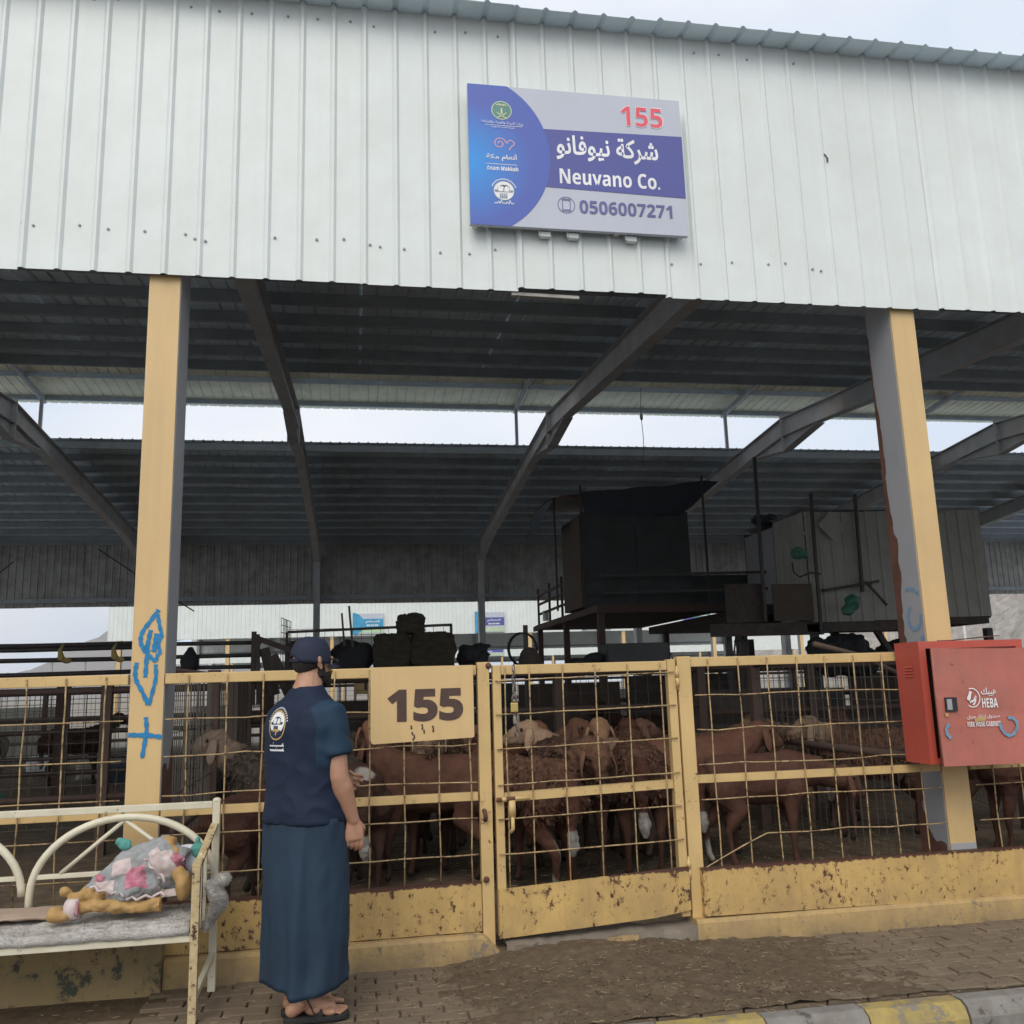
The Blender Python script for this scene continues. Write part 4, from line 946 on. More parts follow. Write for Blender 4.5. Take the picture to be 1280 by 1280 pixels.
b = MB(); b.tube([(3.25, .9, 1.66), (3.75, 1.2, 1.58), (4.4, 1.6, 1.40)], .022, 8); tag(b.build('bent_pipe', 'pipe_rust', None, True), 'bent rusty pipe sloping down behind the right fence beside the red cabinet', 'pipe')
for k, (x_, w_, h_, m, l) in enumerate(((-1.0, 1.5, 1.25, 'dark_wood', 'dark wooden board added to darken the view left of the gate beyond the alley'), (.6, 1.9, 1.45, 'dark_sheet', 'black sheet added to darken the view straight behind the gate beyond the alley'), (2.6, 1.7, 1.42, 'ply_brown', 'brown board added to darken the view behind the hinge post beyond the alley'),
        (4.4, 2.0, 1.50, 'dark_wood', 'dark wooden board added to darken the view behind the right hand fence'), (6.5, 1.8, 1.2, 'dark_sheet', 'low black sheet added to darken the view left of the red cabinet'), (8.4, 2.2, 1.45, 'ply_brown', 'brown board added to darken the view farthest right beyond the alley'))):
    b = MB(); b.box(x_, x_+w_, 9.52, 9.55, .12, h_); tag(b.build('board', m), l, 'board', 'boards added to darken the view beyond the alley')  # boards added to darken the background seen through the mesh
for x_, w_, h_, l in ((3.9, 1.6, 1.3, 'added dark board darkening the view left of the red cabinet under the pale loft'), (5.6, 2.2, 1.05, 'lower dark board added to darken the view under the pale loft')):
    b = MB(); b.box(x_, x_+w_, 5.05, 5.08, .1, h_); tag(b.build('board', 'dark_wood'), l, 'board', 'boards added to darken the view under the pale loft')  # two more added boards, making the depth behind the right divider darker
# bright odds and ends in the far pens
odds = [(-4.3, 12.0, .9, .3, .5, 'pale_box', 'pale sack slumped in the far left pen'), (-5.6, 13.2, .7, .3, .35, 'pillow_white', 'white bag in the far left pen under the rails'),
        (-3.2, 16.8, 1.1, .4, 1.1, 'pale_box', 'pale crate at the rear left of the shed'), (-7.2, 17.0, 1.6, .4, 1.2, 'shack_pale', 'greyish sheet leaning at the rear far left'), (1.0, 17.0, 1.4, .3, 1.0, 'pale_box', 'pale board standing behind the middle pens'),
        (6.6, 16.6, 1.2, .3, 1.2, 'pale_box', 'pale board leaning at the rear behind the right fence'), (8.8, 17.2, 1.1, .3, .9, 'cream_paint', 'cream panel at the rear right of the shed')]
for x, y, w_, d_, h_, m, l in odds:
    b = MB(); rings = []
    for i in range(9):
        t_ = i/8; s_ = 1-.15*t_*t_; rings.append([Vector((x+w_/2*s_*math.copysign(abs(cos(a*pi/8))**.5, cos(a*pi/8))+.05*noise.noise((a, t_*3, x)), y+d_/2*s_*math.copysign(abs(sin(a*pi/8))**.5, sin(a*pi/8)), h_*t_+.03)) for a in range(16)])
    b.loft(rings); tag(b.build('sack' if 'sack' in l or 'bag' in l else 'board', m, None, True), l, 'sack' if ('sack' in l or 'bag' in l) else 'board')
tr = thing('feed_trough', 'dark blue plastic trough on the ground in the left pen', 'trough', (-3.85, 11.4, .03))
b = MB(); rings = [[Vector((-3.75+(.50-.02*k)*cos(a*pi/12)*s_, 11.2+.3*sin(a*pi/12)*s_, z)) for a in range(24)] for k, (z, s_) in enumerate(((.04, .85), (.30, 1.0), (.31, 1.03), (.31, .97), (.08, .82)))]
b.loft(rings); b.build('tub', 'trough_blue', tr, True)
b = MB(); b.ball((-4.9, 8.5, .09), (.16, .10, .06), 10, 6); b.ball((-4.75, 8.52, .12), (.08, .07, .07), 8, 6); tag(b.build('plastic_bag', 'green_plastic', None, True), 'crumpled green plastic bag on the floor of the left pen', 'bag')
t = thing('pen_number_plate', 'small yellow plate reading 115 on a pen gate deep in the shed', 'number plate', (.2, 12, 1.4))
b = MB(); b.box(-.02, .62, 11.97, 12.0, 1.33, 1.68); b.build('plate', 'yellow_post', t); text('lettering', '115', .10, .54, 1.40, 1.61, 11.965, 'brown_print', t, .0)
b = MB(); b.box(-.03, .0, 12.0, 12.04, .03, 1.6); b.box(.60, .63, 12.0, 12.04, .03, 1.6); b.build('post', 'yellow', t)

# clutter seen above the fence rail
def bale(x0, x1, y0, y1, z0, z1, label, group='hay bales stacked on the rack'):
    b = MB(); N = 14
    bm = bmesh.new(); bmesh.ops.create_cube(bm, size=1); bmesh.ops.subdivide_edges(bm, edges=bm.edges, cuts=9, use_grid_fill=True)
    me = bpy.data.meshes.new('hay_bale')
    for v in bm.verts:
        p = Vector(((x0+x1)/2+v.co.x*(x1-x0), (y0+y1)/2+v.co.y*(y1-y0), (z0+z1)/2+v.co.z*(z1-z0)))
        rr_ = 1-.10*(abs(v.co.x*2)**4*abs(v.co.z*2)**4); c = Vector(((x0+x1)/2, (y0+y1)/2, (z0+z1)/2)); v.co = c+(p-c)*rr_+Vector((noise.noise(p*9), noise.noise(p*9+Vector((5, 0, 0))), noise.noise(p*9+Vector((0, 5, 0)))))*.035+Vector((noise.noise(p*30), 0, noise.noise(p*31)))*.02
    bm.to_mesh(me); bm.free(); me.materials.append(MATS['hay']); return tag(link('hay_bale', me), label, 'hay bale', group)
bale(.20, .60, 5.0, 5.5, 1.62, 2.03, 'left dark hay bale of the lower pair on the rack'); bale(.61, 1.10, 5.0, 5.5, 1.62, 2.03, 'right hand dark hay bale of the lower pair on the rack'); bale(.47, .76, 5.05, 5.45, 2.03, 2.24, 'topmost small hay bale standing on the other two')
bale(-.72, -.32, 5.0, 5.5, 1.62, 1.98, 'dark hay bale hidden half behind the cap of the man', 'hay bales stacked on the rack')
rk = thing('hay_rack', 'dark wire rack holding the hay bales above the pens', 'rack', (.2, 5.2, 1.5))
b = MB(); mesh_panel(b, (-.78, 5.56), (1.12, 5.56), 1.55, 2.13, .1, .1); tag(b.build('wire_mesh', 'wire_dark', rk), kind='stuff')
b = MB(); b.bar((-.78, 5.55, 2.10), (1.12, 5.55, 2.15), .03, .03); b.bar((1.11, 5.55, 0), (1.11, 5.55, 2.15), .03, .03); b.bar((-.78, 5.55, 0), (-.78, 5.55, 2.10), .03, .03); b.box(-.8, 1.14, 4.98, 5.55, 1.58, 1.62); b.build('frame', 'pipe_dark', rk)
b = MB(); mesh_panel(b, (-.80, 4.95), (-.74, 5.5), 1.6, 2.22, .07, .07, .003); b.build('side_mesh', 'wire_dark', rk)
b = MB(); b.bar((-.10, 5.2, 1.6), (-.16, 5.2, 2.28), .022, .022); b.bar((-.01, 5.2, 1.6), (-.08, 5.2, 2.36), .024, .024); tag(b.build('leaning_poles', 'pipe_dark'), 'two dark poles leaning together above the cap of the man', 'poles')
def lump(name, m, parts, label, cat, vox=.03, amp=.04, fr=5):
    b = MB()
    for p in parts: b.ball(*p)
    me = remesh(b, vox, 2); displace(me, lambda c, n: amp*noise.noise(c*fr)+amp*.5*noise.noise(c*fr*3)); me.materials.append(MATS[m]); return tag(link(name, me), label, cat)
lump('feed_sack', 'black_cloth', [((-.08, 5.3, 1.76), (.27, .2, .22)), ((.02, 5.3, 1.86), (.17, .15, .10))], 'dark red-brown sack propped right of the cap of the man', 'sack')
lump('feed_sack', 'black_cloth', [((-1.75, 5.0, 1.76), (.10, .1, .14)), ((-1.75, 5.0, 1.86), (.05, .05, .08))], 'small dark sack hanging on the rails right of the left column', 'sack', .02, .015, 8)
lump('black_tarp', 'black_cloth', [((1.32, 5.2, 1.78), (.20, .15, .13)), ((1.36, 5.2, 1.66), (.14, .12, .12)), ((1.46, 5.2, 1.88), (.07, .05, .04))], 'ragged black tarpaulin bundle just left of the gate post top', 'tarpaulin', .02, .05, 7)
lump('black_tarp', 'black_cloth', [((2.55, 5.2, 1.66), (.16, .12, .06)), ((2.75, 5.2, 1.70), (.13, .12, .07))], 'low black bundle above the middle of the gate', 'tarpaulin', .02, .02, 7)
b = MB(); b.box(2.86, 3.60, 5.0, 5.4, 1.60, 1.865); tag(b.build('feed_box', 'dark_sheet', None, bevel=.02), 'long black feed box above the right end of the gate', 'box')
lump('feed_sack', 'dark_wood', [((2.0, 5.3, 1.72), (.14, .1, .14)), ((2.0, 5.3, 1.60), (.15, .1, .1))], 'brown round bucket-like sack above the left end of the gate', 'sack', .02, .02, 7)
gp_ = thing('old_gate', 'dark broken timber gate leaning left of the hay rack', 'gate', (-.9, 5.0, 1.6))
b = MB(); b.bar((-1.09, 5.0, 1.3), (-1.09, 5.0, 2.08), .05, .05); b.bar((-1.03, 5.0, 1.3), (-1.05, 5.0, 2.05), .04, .04); b.build('upright', 'dark_wood', gp_)
b = MB(); b.bar((-1.04, 5.0, 2.0), (-.62, 5.0, 1.84), .05, .06); b.bar((-.98, 5.0, 1.9), (-.86, 5.05, 1.4), .04, .10); b.bar((-.90, 5.02, 1.82), (-.70, 5.0, 1.4), .04, .12); b.bar((-.72, 5.02, 1.95), (-.74, 5.0, 1.4), .05, .05); b.build('board', 'dark_wood', gp_)
hp = thing('hose_reel', 'dark coiled hose hanging on a post above the left part of the gate', 'hose', (1.95, 5.4, 1.9))
b = MB()
for k in range(3): b.tube([(1.93+.17*cos(i*pi/9)+.01*k, 5.4+.02*k, 1.84+.19*sin(i*pi/9)) for i in range(18)], .011, 6, True)
b.build('coil', 'black_rubber', hp, True)
b = MB(); b.bar((1.98, 5.42, 0), (1.98, 5.42, 2.12), .05, .05); b.build('post', 'pipe_dark', hp)
# hanging cables under the roofs
for nm, pts, l in (('cable', [(-4.6, 12, 4.05), (-3.6, 12, 3.35), (-2.9, 12, 2.9)], 'thin black cable slanting down left of the left column'), ('cable', [(-8, 14, 2.95), (-6.7, 14, 4.1)], 'thin black cable at the far left edge under the wall')):
    b = MB(); b.tube(pts, .012, 5); tag(b.build(nm, 'black_plastic'), l, 'cable')
b = MB(); b.tube([(4.95, 9.5, 6.50), (4.93, 9.5, 6.0), (4.95, 9.5, 5.6), (4.92, 9.5, 5.1)], .006, 5); b.ball((4.935, 9.5, 5.98), (.03, .025, .07), 8, 6); tag(b.build('hanging_wire', 'black_plastic'), 'thin wire with a knot hanging from the ridge in the sky gap', 'wire')
for x, y, z, l in ((-2.99, 4.9, 1.92, 'left yellow rag knotted on the high rail'), (-2.47, 4.9, 1.92, 'right yellow rag knotted on the high rail by the left column')):
    b = MB(); b.tube([(x, y, z+.06), (x-.02, y-.03, z), (x-.01, y-.02, z-.08), (x+.04, y-.02, z-.12)], [.012, .02, .035, .02], 8); b.ball((x+.05, y-.02, z-.11), (.05, .02, .03), 8, 5)
    tag(b.build('rag', 'kerb_yellow', None, True), l, 'rag')

# ------------------------------------------------------------------ raised lofts
lf = thing('dark_loft', 'raised black steel loft with tarpaulin roof and railed platform, above the gate', 'loft', (3.7, 8.6, 0))
def LB(name, m, fn, t, bevel=0): b = MB(); fn(b); return b.build(name, m, t, bevel=bevel)
LB('deck', 'dark_wood', lambda b: b.box(3.72, 6.0, 8.55, 13.6, 2.52, 2.62), lf)
LB('deck_edge', 'pipe_rust', lambda b: (b.box(3.69, 3.75, 8.5, 13.7, 2.50, 2.60), b.box(3.75, 6.3, 8.49, 8.55, 2.48, 2.60)), lf)
LB('deck', 'dark_wood', lambda b: b.box(6.0, 9.4, 7.6, 13.0, 2.36, 2.50), lf)
for x, y in ((3.78, 8.6), (3.78, 13.4), (5.0, 13.2), (6.1, 8.7), (6.3, 12.8), (7.4, 8.7), (3.78, 11)): LB('leg', 'pipe_rust', lambda b: b.box(x-.05, x+.05, y-.05, y+.05, 0, 2.52), lf, .004)
for k in range(2): LB('wall_panel', 'dark_sheet', lambda b: b.box(3.62+.93*k, 4.54+.93*k, 9.0, 9.02, 2.62, 4.18), lf)
LB('side_panel', 'ply_brown', lambda b: b.box(3.60, 3.62, 9.02, 10.3, 2.62, 4.14), lf)
LB('back_panel', 'dark_sheet', lambda b: (b.box(3.62, 5.48, 10.28, 10.3, 2.62, 4.18), b.box(5.46, 5.48, 9.03, 10.27, 2.62, 4.18)), lf)
for z in (2.82, 3.02, 3.2): LB('rail', 'pipe_rust', lambda b: b.bar((3.72, 8.9, z), (3.72, 13.2, z), .04, .04), lf)
for y in (9.9, 11.0, 12.1, 13.2): LB('rail_post', 'pipe_dark', lambda b: b.bar((3.72, y, 2.6), (3.72, y, 3.35), .04, .04), lf)
for z in (2.85, 3.12): LB('rail', 'pipe_dark', lambda b: b.bar((3.8, 8.56, z-.05), (9.3, 8.2, z-.02), .03, .04), lf)
LB('skirt_sheet', 'dark_sheet', lambda b: b.box(5.5, 9.6, 9.3, 9.32, 2.5, 3.15), lf)
LB('pale_can', 'pillow_white', lambda b: b.tube([(3.74, 12.6, 2.65), (3.74, 12.6, 2.85)], .06, 10), lf)
for x, y, z in ((3.30, 9.5, 4.5), (3.64, 9.0, 4.62), (5.6, 8.6, 4.72)): LB('canopy_pole', 'pipe_dark', lambda b: b.bar((x, y, 2.6), (x, y, z), .03, .03), lf)
def tarp(name, m, pts, t, nx=16, ny=8, sag=.1):      # four corners, sagging
    A, B_, C_, D = [Vector(p) for p in pts]; b = MB(); vs = []
    for i in range(nx+1):
        for j in range(ny+1):
            u, v = i/nx, j/ny; p = (A*(1-u)+B_*u)*(1-v)+(D*(1-u)+C_*u)*v; p.z -= sag*sin(pi*u)*sin(pi*v)+.04*noise.noise(p*2.5); vs.append(p)
    b.add(vs, [(i*(ny+1)+j, (i+1)*(ny+1)+j, (i+1)*(ny+1)+j+1, i*(ny+1)+j+1) for i in range(nx) for j in range(ny)])
    b.add([v+Vector((0, 0, .006)) for v in vs], [(i*(ny+1)+j, i*(ny+1)+j+1, (i+1)*(ny+1)+j+1, (i+1)*(ny+1)+j) for i in range(nx) for j in range(ny)]); b.build(name, m, t, True)
tarp('tarpaulin', 'tarp_blue', [(3.25, 9.4, 4.50), (5.75, 8.6, 4.62), (6.1, 11.5, 4.70), (3.3, 11.2, 4.60)], lf)
tarp('tarpaulin', 'tarp_red', [(3.35, 9.35, 4.52), (5.0, 8.9, 4.60), (5.0, 8.86, 4.44), (3.9, 9.2, 4.42)], lf, 8, 4, .02)
tarp('tarpaulin', 'tarp_blue', [(3.27, 9.4, 4.50), (3.3, 11.2, 4.58), (3.1, 11.0, 4.05), (3.05, 9.7, 3.98)], lf, 8, 6, .0)
tarp('tarpaulin', 'tarp_blue', [(3.64, 8.98, 4.50), (5.9, 8.6, 4.62), (5.3, 8.95, 4.08), (3.70, 9.0, 4.14)], lf, 10, 6, .0)
pl_ = thing('pale_loft', 'raised shack of stained pale ribbed sheets on a dark deck, partly behind the right column', 'loft', (6.5, 7, 0))
ms = sheet_mesh(1.62, 'shack_pale', 'wall', 'wall_sheet'); xx = 6.50
for k in range(3): o = link('wall_sheet', ms, pl_, (0, 0, 0)); o.location = (xx+PW*k-6.5, 0+.003*k, 2.2+R.uniform(-.02, .02)); o.rotation_euler = (0, R.uniform(-.01, .01), 0)
o = link('wall_sheet', ms, pl_, (0, 1.0, 2.19)); o.rotation_euler = (0, 0, -pi/2); o.location = (0, 1.0, 2.19)
LB('side_panel', 'steel_grey', lambda b: b.box(6.50, 6.53, 8.05, 9.1, 2.5, 3.75), pl_)
LB('back_panel', 'dark_sheet', lambda b: (b.box(6.5, 9.38, 9.1, 9.13, 2.2, 3.8), b.box(9.36, 9.39, 7.03, 9.1, 2.2, 3.8)), pl_)
tarp('roof_sheet', 'pillow_white', [(6.45, 7.0, 3.84), (9.42, 6.98, 3.82), (9.42, 9.15, 3.85), (6.45, 9.15, 3.85)], pl_, 20, 10, .02)
LB('deck', 'dark_wood', lambda b: (b.box(6.40, 9.36, 7.04, 9.1, 2.12, 2.22), b.box(6.35, 7.9, 6.9, 7.03, 2.04, 2.16)), pl_)
for x, y in ((6.5, 7.0), (7.9, 7.0), (9.32, 7.05), (6.5, 9.2), (9.3, 9.2)): LB('leg', 'pipe_dark', lambda b: b.box(x-.05, x+.05, y-.05, y+.05, 0, 2.05), pl_, .004)
for x, y, z0, z in ((5.72, 6.9, 2.2, 4.6), (6.53, 6.85, 2.0, 4.05), (7.25, 6.88, 2.6, 4.05)): LB('pole', 'pipe_dark', lambda b: b.bar((x, y, z0), (x+.03, y, z), .04, .04), pl_)
LB('brace', 'dark_wood', lambda b: (b.bar((6.6, 6.85, 2.62), (7.5, 6.85, 2.75), .04, .04), b.bar((7.3, 6.86, 2.75), (7.6, 6.86, 2.4), .03, .03)), pl_)
LB('loose_sheet', 'shack_pale', lambda b: b.bar((6.78, 6.93, 3.70), (7.02, 6.93, 3.45), .012, .30, (0, 0, 1)), pl_)
t = thing('wood_panel', 'brown plywood panel leaning under the left end of the pale loft', 'panel', (5.9, 6.8, 2.1)); LB('sheet', 'ply_brown', lambda b: b.box(5.82, 6.42, 6.8, 6.83, 2.2, 2.72), t)
LB('frame', 'dark_wood', lambda b: (b.box(4.9, 6.6, 6.9, 6.94, 2.0, 2.18), b.box(5.2, 5.8, 7.0, 7.04, 2.2, 2.75)), t)
lump('green_bag', 'green_bag', [((6.12, 6.55, 3.13), (.09, .06, .09)), ((6.22, 6.55, 3.11), (.06, .05, .06))], 'green net bag hanging on the corner pole of the pale loft', 'bag', .015, .03, 12)
lump('green_bag', 'green_bag', [((6.85, 6.5, 2.42), (.12, .08, .12)), ((6.75, 6.5, 2.30), (.09, .06, .07))], 'dull green bundle lying at the deck of the pale loft', 'bag', .015, .03, 12)
lump('blue_bundle', 'tarp_blue', [((6.45, 8.2, 3.90), (.22, .18, .10))], 'bluish bundle lying on the roof corner of the pale loft', 'bundle', .02, .03, 8)
b = MB(); b.tube([(6.0, 6.5, 2.98), (6.0, 6.48, 2.85), (6.08, 6.48, 2.78), (6.25, 6.48, 2.84), (6.4, 6.48, 2.82)], .012, 6); tag(b.build('hose', 'black_rubber', None, True), 'black hose looped below the green net bag', 'hose')
for i, (x, y, z, rx_, rz_, l) in enumerate(((6.2, 6.3, 1.72, .22, .2, 'black heap of gear right of the hinge post'), (7.1, 7.2, 1.75, .42, .28, 'black heap of gear under the pale loft'), (8.1, 7.6, 1.7, .35, .22, 'dark heap near the right column under the pale loft'))):
    lump('gear_heap', 'black_cloth', [((x, y, z), (rx_, .2, rz_)), ((x+.15, y, z-.15), (rx_, .2, rz_*.8))], l, 'heap', .03, .08, 5)
t = thing('feed_hopper', 'dark hopper frame with slanting legs under the deck of the pale loft', 'hopper', (7.6, 7.6, 0))
LB('leg', 'pipe_dark', lambda b: b.bar((7.0, 7.4, 2.1), (7.35, 7.4, 1.5), .12, .08), t); LB('leg', 'pipe_dark', lambda b: b.bar((7.7, 7.4, 2.1), (8.05, 7.4, 1.5), .08, .08), t); LB('leg', 'pipe_dark', lambda b: b.box(5.25, 5.33, 7.2, 7.28, 0, 2.1), t); LB('leg', 'pipe_dark', lambda b: b.box(5.6, 5.7, 7.5, 7.6, 0, 2.1), t)
LB('ladder', 'pipe_dark', lambda b: (b.bar((5.35, 7.3, 1.6), (5.45, 7.3, 2.1), .02, .02), b.bar((5.5, 7.3, 1.6), (5.6, 7.3, 2.1), .02, .02), b.bar((5.35, 7.3, 1.75), (5.6, 7.3, 1.75), .02, .02), b.bar((5.4, 7.3, 1.95), (5.6, 7.3, 1.95), .02, .02)), t)

# ------------------------------------------------------------------ hills, street pole, far things
def terrain(name, m, x0, x1, y0, y1, fn, nx, ny):
    b = MB()
    for i in range(nx+1):
        for j in range(ny+1):
            x = x0+(x1-x0)*i/nx; y = y0+(y1-y0)*j/ny; b.v.append((x, y, fn(x, y)))
    for i in range(nx):
        for j in range(ny): a = i*(ny+1)+j; b.f.append((a, a+ny+1, a+ny+2, a+1)); b.mi.append(0)
    return struct(name, b, m, False)
def hf(x, y):
    d = (x-62)/14
    if d < 0: return -1.0
    h = 16*(1-exp(-d*1.1)) ; p = Vector((x, y, 0))
    return -1+h+h*.22*noise.noise(p*.08)+min(1, d*3)*(1.1*abs(noise.noise(p*.32))+.5*noise.noise(p*.9)+.3*noise.noise(p*2.1))
terrain('hillside', 'rock', 55, 150, 40, 190, hf, 150, 200)
def mf(x, y):
    p = Vector((x, y, 0)); cx = (x+330)/130; r_ = 128*exp(-((x+150)/140)**2)+34*exp(-((x+430)/100)**2)
    return -12+(r_+10*abs(noise.noise(p*.012))+5*noise.noise(p*.04)+2*noise.noise(p*.12))*exp(-((y-1000)/110)**2)
terrain('mountain', 'mountain', -800, 100, 760, 1250, mf, 150, 60)
t = thing('street_pole', 'white street pole standing before the rocky hillside at the right', 'pole', (47.5, 60, 0)); b = MB(); b.tube([(47.5, 60, -.1), (47.5, 60, 7.5)], [.13, .09], 8); b.build('mast', 'pole_white', t, True)
t = thing('shade_canopy', 'low white shade canopy beyond the left pens', 'canopy', (-17, 34, 0))
b = MB(); b.add([(-23, 30, 2.6), (-15.5, 31, 2.75), (-14, 36, 2.3), (-24, 36, 3.0)], ((0, 1, 2, 3),)); b.add([(-23, 30, 2.52), (-15.5, 31, 2.67), (-14, 36, 2.22), (-24, 36, 2.92)], ((3, 2, 1, 0),)); b.build('roof', 'far_canopy', t)
for x, y in ((-22.8, 30.2), (-15.6, 31.2), (-14.2, 35.8)):
    b = MB(); b.bar((x, y, 0), (x, y, 2.5), .08, .08); b.build('pole', 'pole_white', t)
t = thing('shade_canopy', 'thin grey shade roof on poles at the left of the second shed', 'canopy', (-14, 50, 0))
b = MB(); b.box(-16.5, -11.2, 48, 50, 3.35, 3.42); b.build('roof', 'steel_grey', t)
for x in (-16.3, -14.6, -13, -11.4): b = MB(); b.bar((x, 48.2, 0), (x, 48.2, 3.35), .08, .08); b.build('pole', 'steel_grey', t)

# ------------------------------------------------------------------ sheep
BR, BD, TAN, WH, CR = (.100, .048, .032), (.060, .032, .023), (.19, .125, .085), (.32, .30, .27), (.29, .21, .14)
def sheep(label, x, y, yaw, s=1.0, col=BR, head=None, hyaw=0, hpitch=-15, neck=(.20, .22), wool=.010, white=(), tailw=True, wcurl=False, group='brown sheep in the pen', z=.06, step=0, seed=0, turn=0, legsoff=()):
    """yaw: the way it faces (deg from +x); hyaw/hpitch: head against the body; neck: forward and up reach of the neck"""
    t = thing('sheep', label, 'sheep', (x, y, z), radians(yaw), group); t.scale = (s, s, s)
    head = head or col
    b = MB()
    def chain(ps, n=12):
        for p in ps: b.ball(p[:3], p[3], n, 9)
        for p, q in zip(ps, ps[1:]): b.tube([p[:3], [(p[i]+q[i])/2 for i in range(3)], q[:3]], [p[3], (p[3]+q[3])/2, q[3]], n)
    # barrel: a deep chest narrowing to the belly, broad rump
    rings = []
    for X, zc, ry, rz in ((-.44, .68, .05, .06), (-.41, .675, .12, .13), (-.33, .665, .165, .175), (-.2, .65, .185, .19), (-.02, .635, .20, .205), (.15, .64, .19, .205), (.28, .655, .165, .20), (.37, .68, .12, .16), (.41, .69, .06, .09)):
        rings.append([Vector((X, ry*cos(a*pi/10)*(1+.05*sin(a*pi/10)), zc+rz*sin(a*pi/10)*(1 if sin(a*pi/10) > 0 else .92))) for a in range(20)])
    b.loft(rings)
    st = step
    for sd_ in (-1, 1):
        o1 = st*sd_*.05; o2 = -st*sd_*.06
        chain([(.25, sd_*.10, .58, .115), (.24+o1*.3, sd_*.110, .43, .052), (.275+o1, sd_*.10, .26, .029), (.265+o1*.8, sd_*.095, .10, .0205), (.285+o1*.8, sd_*.095, .032, .030)], 10)
        chain([(-.30, sd_*.10, .58, .130), (-.23+o2*.3, sd_*.125, .44, .075), (-.36+o2, sd_*.11, .28, .031), (-.335+o2, sd_*.105, .10, .0215), (-.315+o2, sd_*.105, .032, .031)], 10)
    hy = radians(hyaw); nf, nu = neck
    H = Vector((.36+nf*cos(hy*.6), nf*sin(hy*.6), .74+nu))
    chain([(.27, 0, .70, .165), (.36+nf*.35, nf*.35*sin(hy*.4), .74+nu*.42, .118), (H.x-.02, H.y, H.z-.02, .078)])
    hp_ = radians(hpitch); d = Vector((cos(hy)*cos(hp_), sin(hy)*cos(hp_), sin(hp_))); sdv = Vector((-sin(hy), cos(hy), 0)); upv = sdv.cross(d)*-1
    if upv.z < 0 and abs(hpitch) < 89: upv = -upv
    def hpnt(f, s_, u): return H+d*f+sdv*s_+upv*u
    for f, u, r_ in ((0, .02, .080), (.05, .032, .066), (.10, .022, .054), (.15, .008, .043), (.185, -.004, .036), (.205, -.010, .028)): b.ball(hpnt(f, 0, u), r_, 12, 9)
    for f, u, r_ in ((.03, -.03, .055), (.09, -.03, .040), (.15, -.03, .030), (.185, -.03, .026)): b.ball(hpnt(f, 0, u), r_, 10, 7)
    for sg_ in (-1, 1): b.ball(hpnt(.055, sg_*.048, .040), .022, 8, 6)
    me = remesh(b, .0135, 5, .5)
    so_ = Vector((seed*3.7, seed*1.3, seed*.7))
    def dsp(c, n):
        h_ = (c-H).length; k = 1-max(0, 1-h_/.16)*.9; k *= max(.12, min(1, (c.z-.38)/.14))
        v_ = wool*1.5*k*(abs(noise.noise(c*24+so_))*2-.4)
        if wcurl: v_ += wool*.8*k*(noise.noise(Vector((c.x*46, c.y*46, c.z*22))+so_))
        return v_+.008*noise.noise(c*6+so_)
    displace(me, dsp)
    ca = me.color_attributes.new('Col', 'FLOAT_COLOR', 'POINT')
    buf = []
    for v in me.vertices:
        c = v.co; n_ = noise.noise(c*5+so_); h_ = (c-H).length
        cc = Vector(col)*(1+.25*n_)
        if c.z < .34: cc = cc.lerp(Vector(BD), .4)
        if wcurl: cc = cc.lerp(Vector(TAN), .30*max(0, min(1, .5+1.4*noise.noise(c*38+so_)))*max(0, min(1, (c.z-.5)/.2)))
        hh = max(0, min(1, (.20-h_)/.07)); cc = cc.lerp(Vector(head), hh)
        ff = (c-H).dot(d)
        if hh > .5 and ff > .17: cc = cc*.75
        for wx, wy, wz, wr in white:
            dd = (c-Vector((wx, wy, wz))).length+.03*noise.noise(c*14+so_)
            if dd < wr: cc = cc.lerp(Vector(WH), min(1, (wr-dd)/.02))
        if c.z < .045: cc = Vector((.03, .025, .02))
        buf += [max(0, cc.x), max(0, cc.y), max(0, cc.z), 1]
    ca.data.foreach_set('color', buf)
    me.materials.append(MATS['wool' if wool > .006 else 'coat']); link('body', me, t)
    for sg_ in (-1, 1):       # drooping ears, eyes
        e0 = hpnt(.005, sg_*.062, .035); mb = MB(); rings = []
        for i, (l, wd_, th) in enumerate(((0, .016, .012), (.03, .028, .009), (.075, .034, .007), (.12, .030, .006), (.155, .017, .005), (.168, .005, .003))):
            c = e0+sdv*sg_*(.018+.030*min(1, l/.06))+Vector((0, 0, -1))*l*.93+d*(.012*l/.15); dirw = (d*.9+upv*.1).normalized()
            rings.append([c+dirw*wd_*cos(a*pi/5)+sdv*th*sin(a*pi/5) for a in range(10)])
        mb.loft(rings); em = mb.mesh('ear', 'coat', True); ca = em.color_attributes.new('Col', 'FLOAT_COLOR', 'POINT')
        hc_ = [min(1, q*1.15) for q in head]; ca.data.foreach_set('color', [*hc_, 1]*len(em.vertices)); link('ear', em, t)
        mb = MB(); mb.ball(hpnt(.058, sg_*.062, .040), (.0125, .0125, .0125), 8, 6); link('eye', mb.mesh('eye', 'eye', True), t)
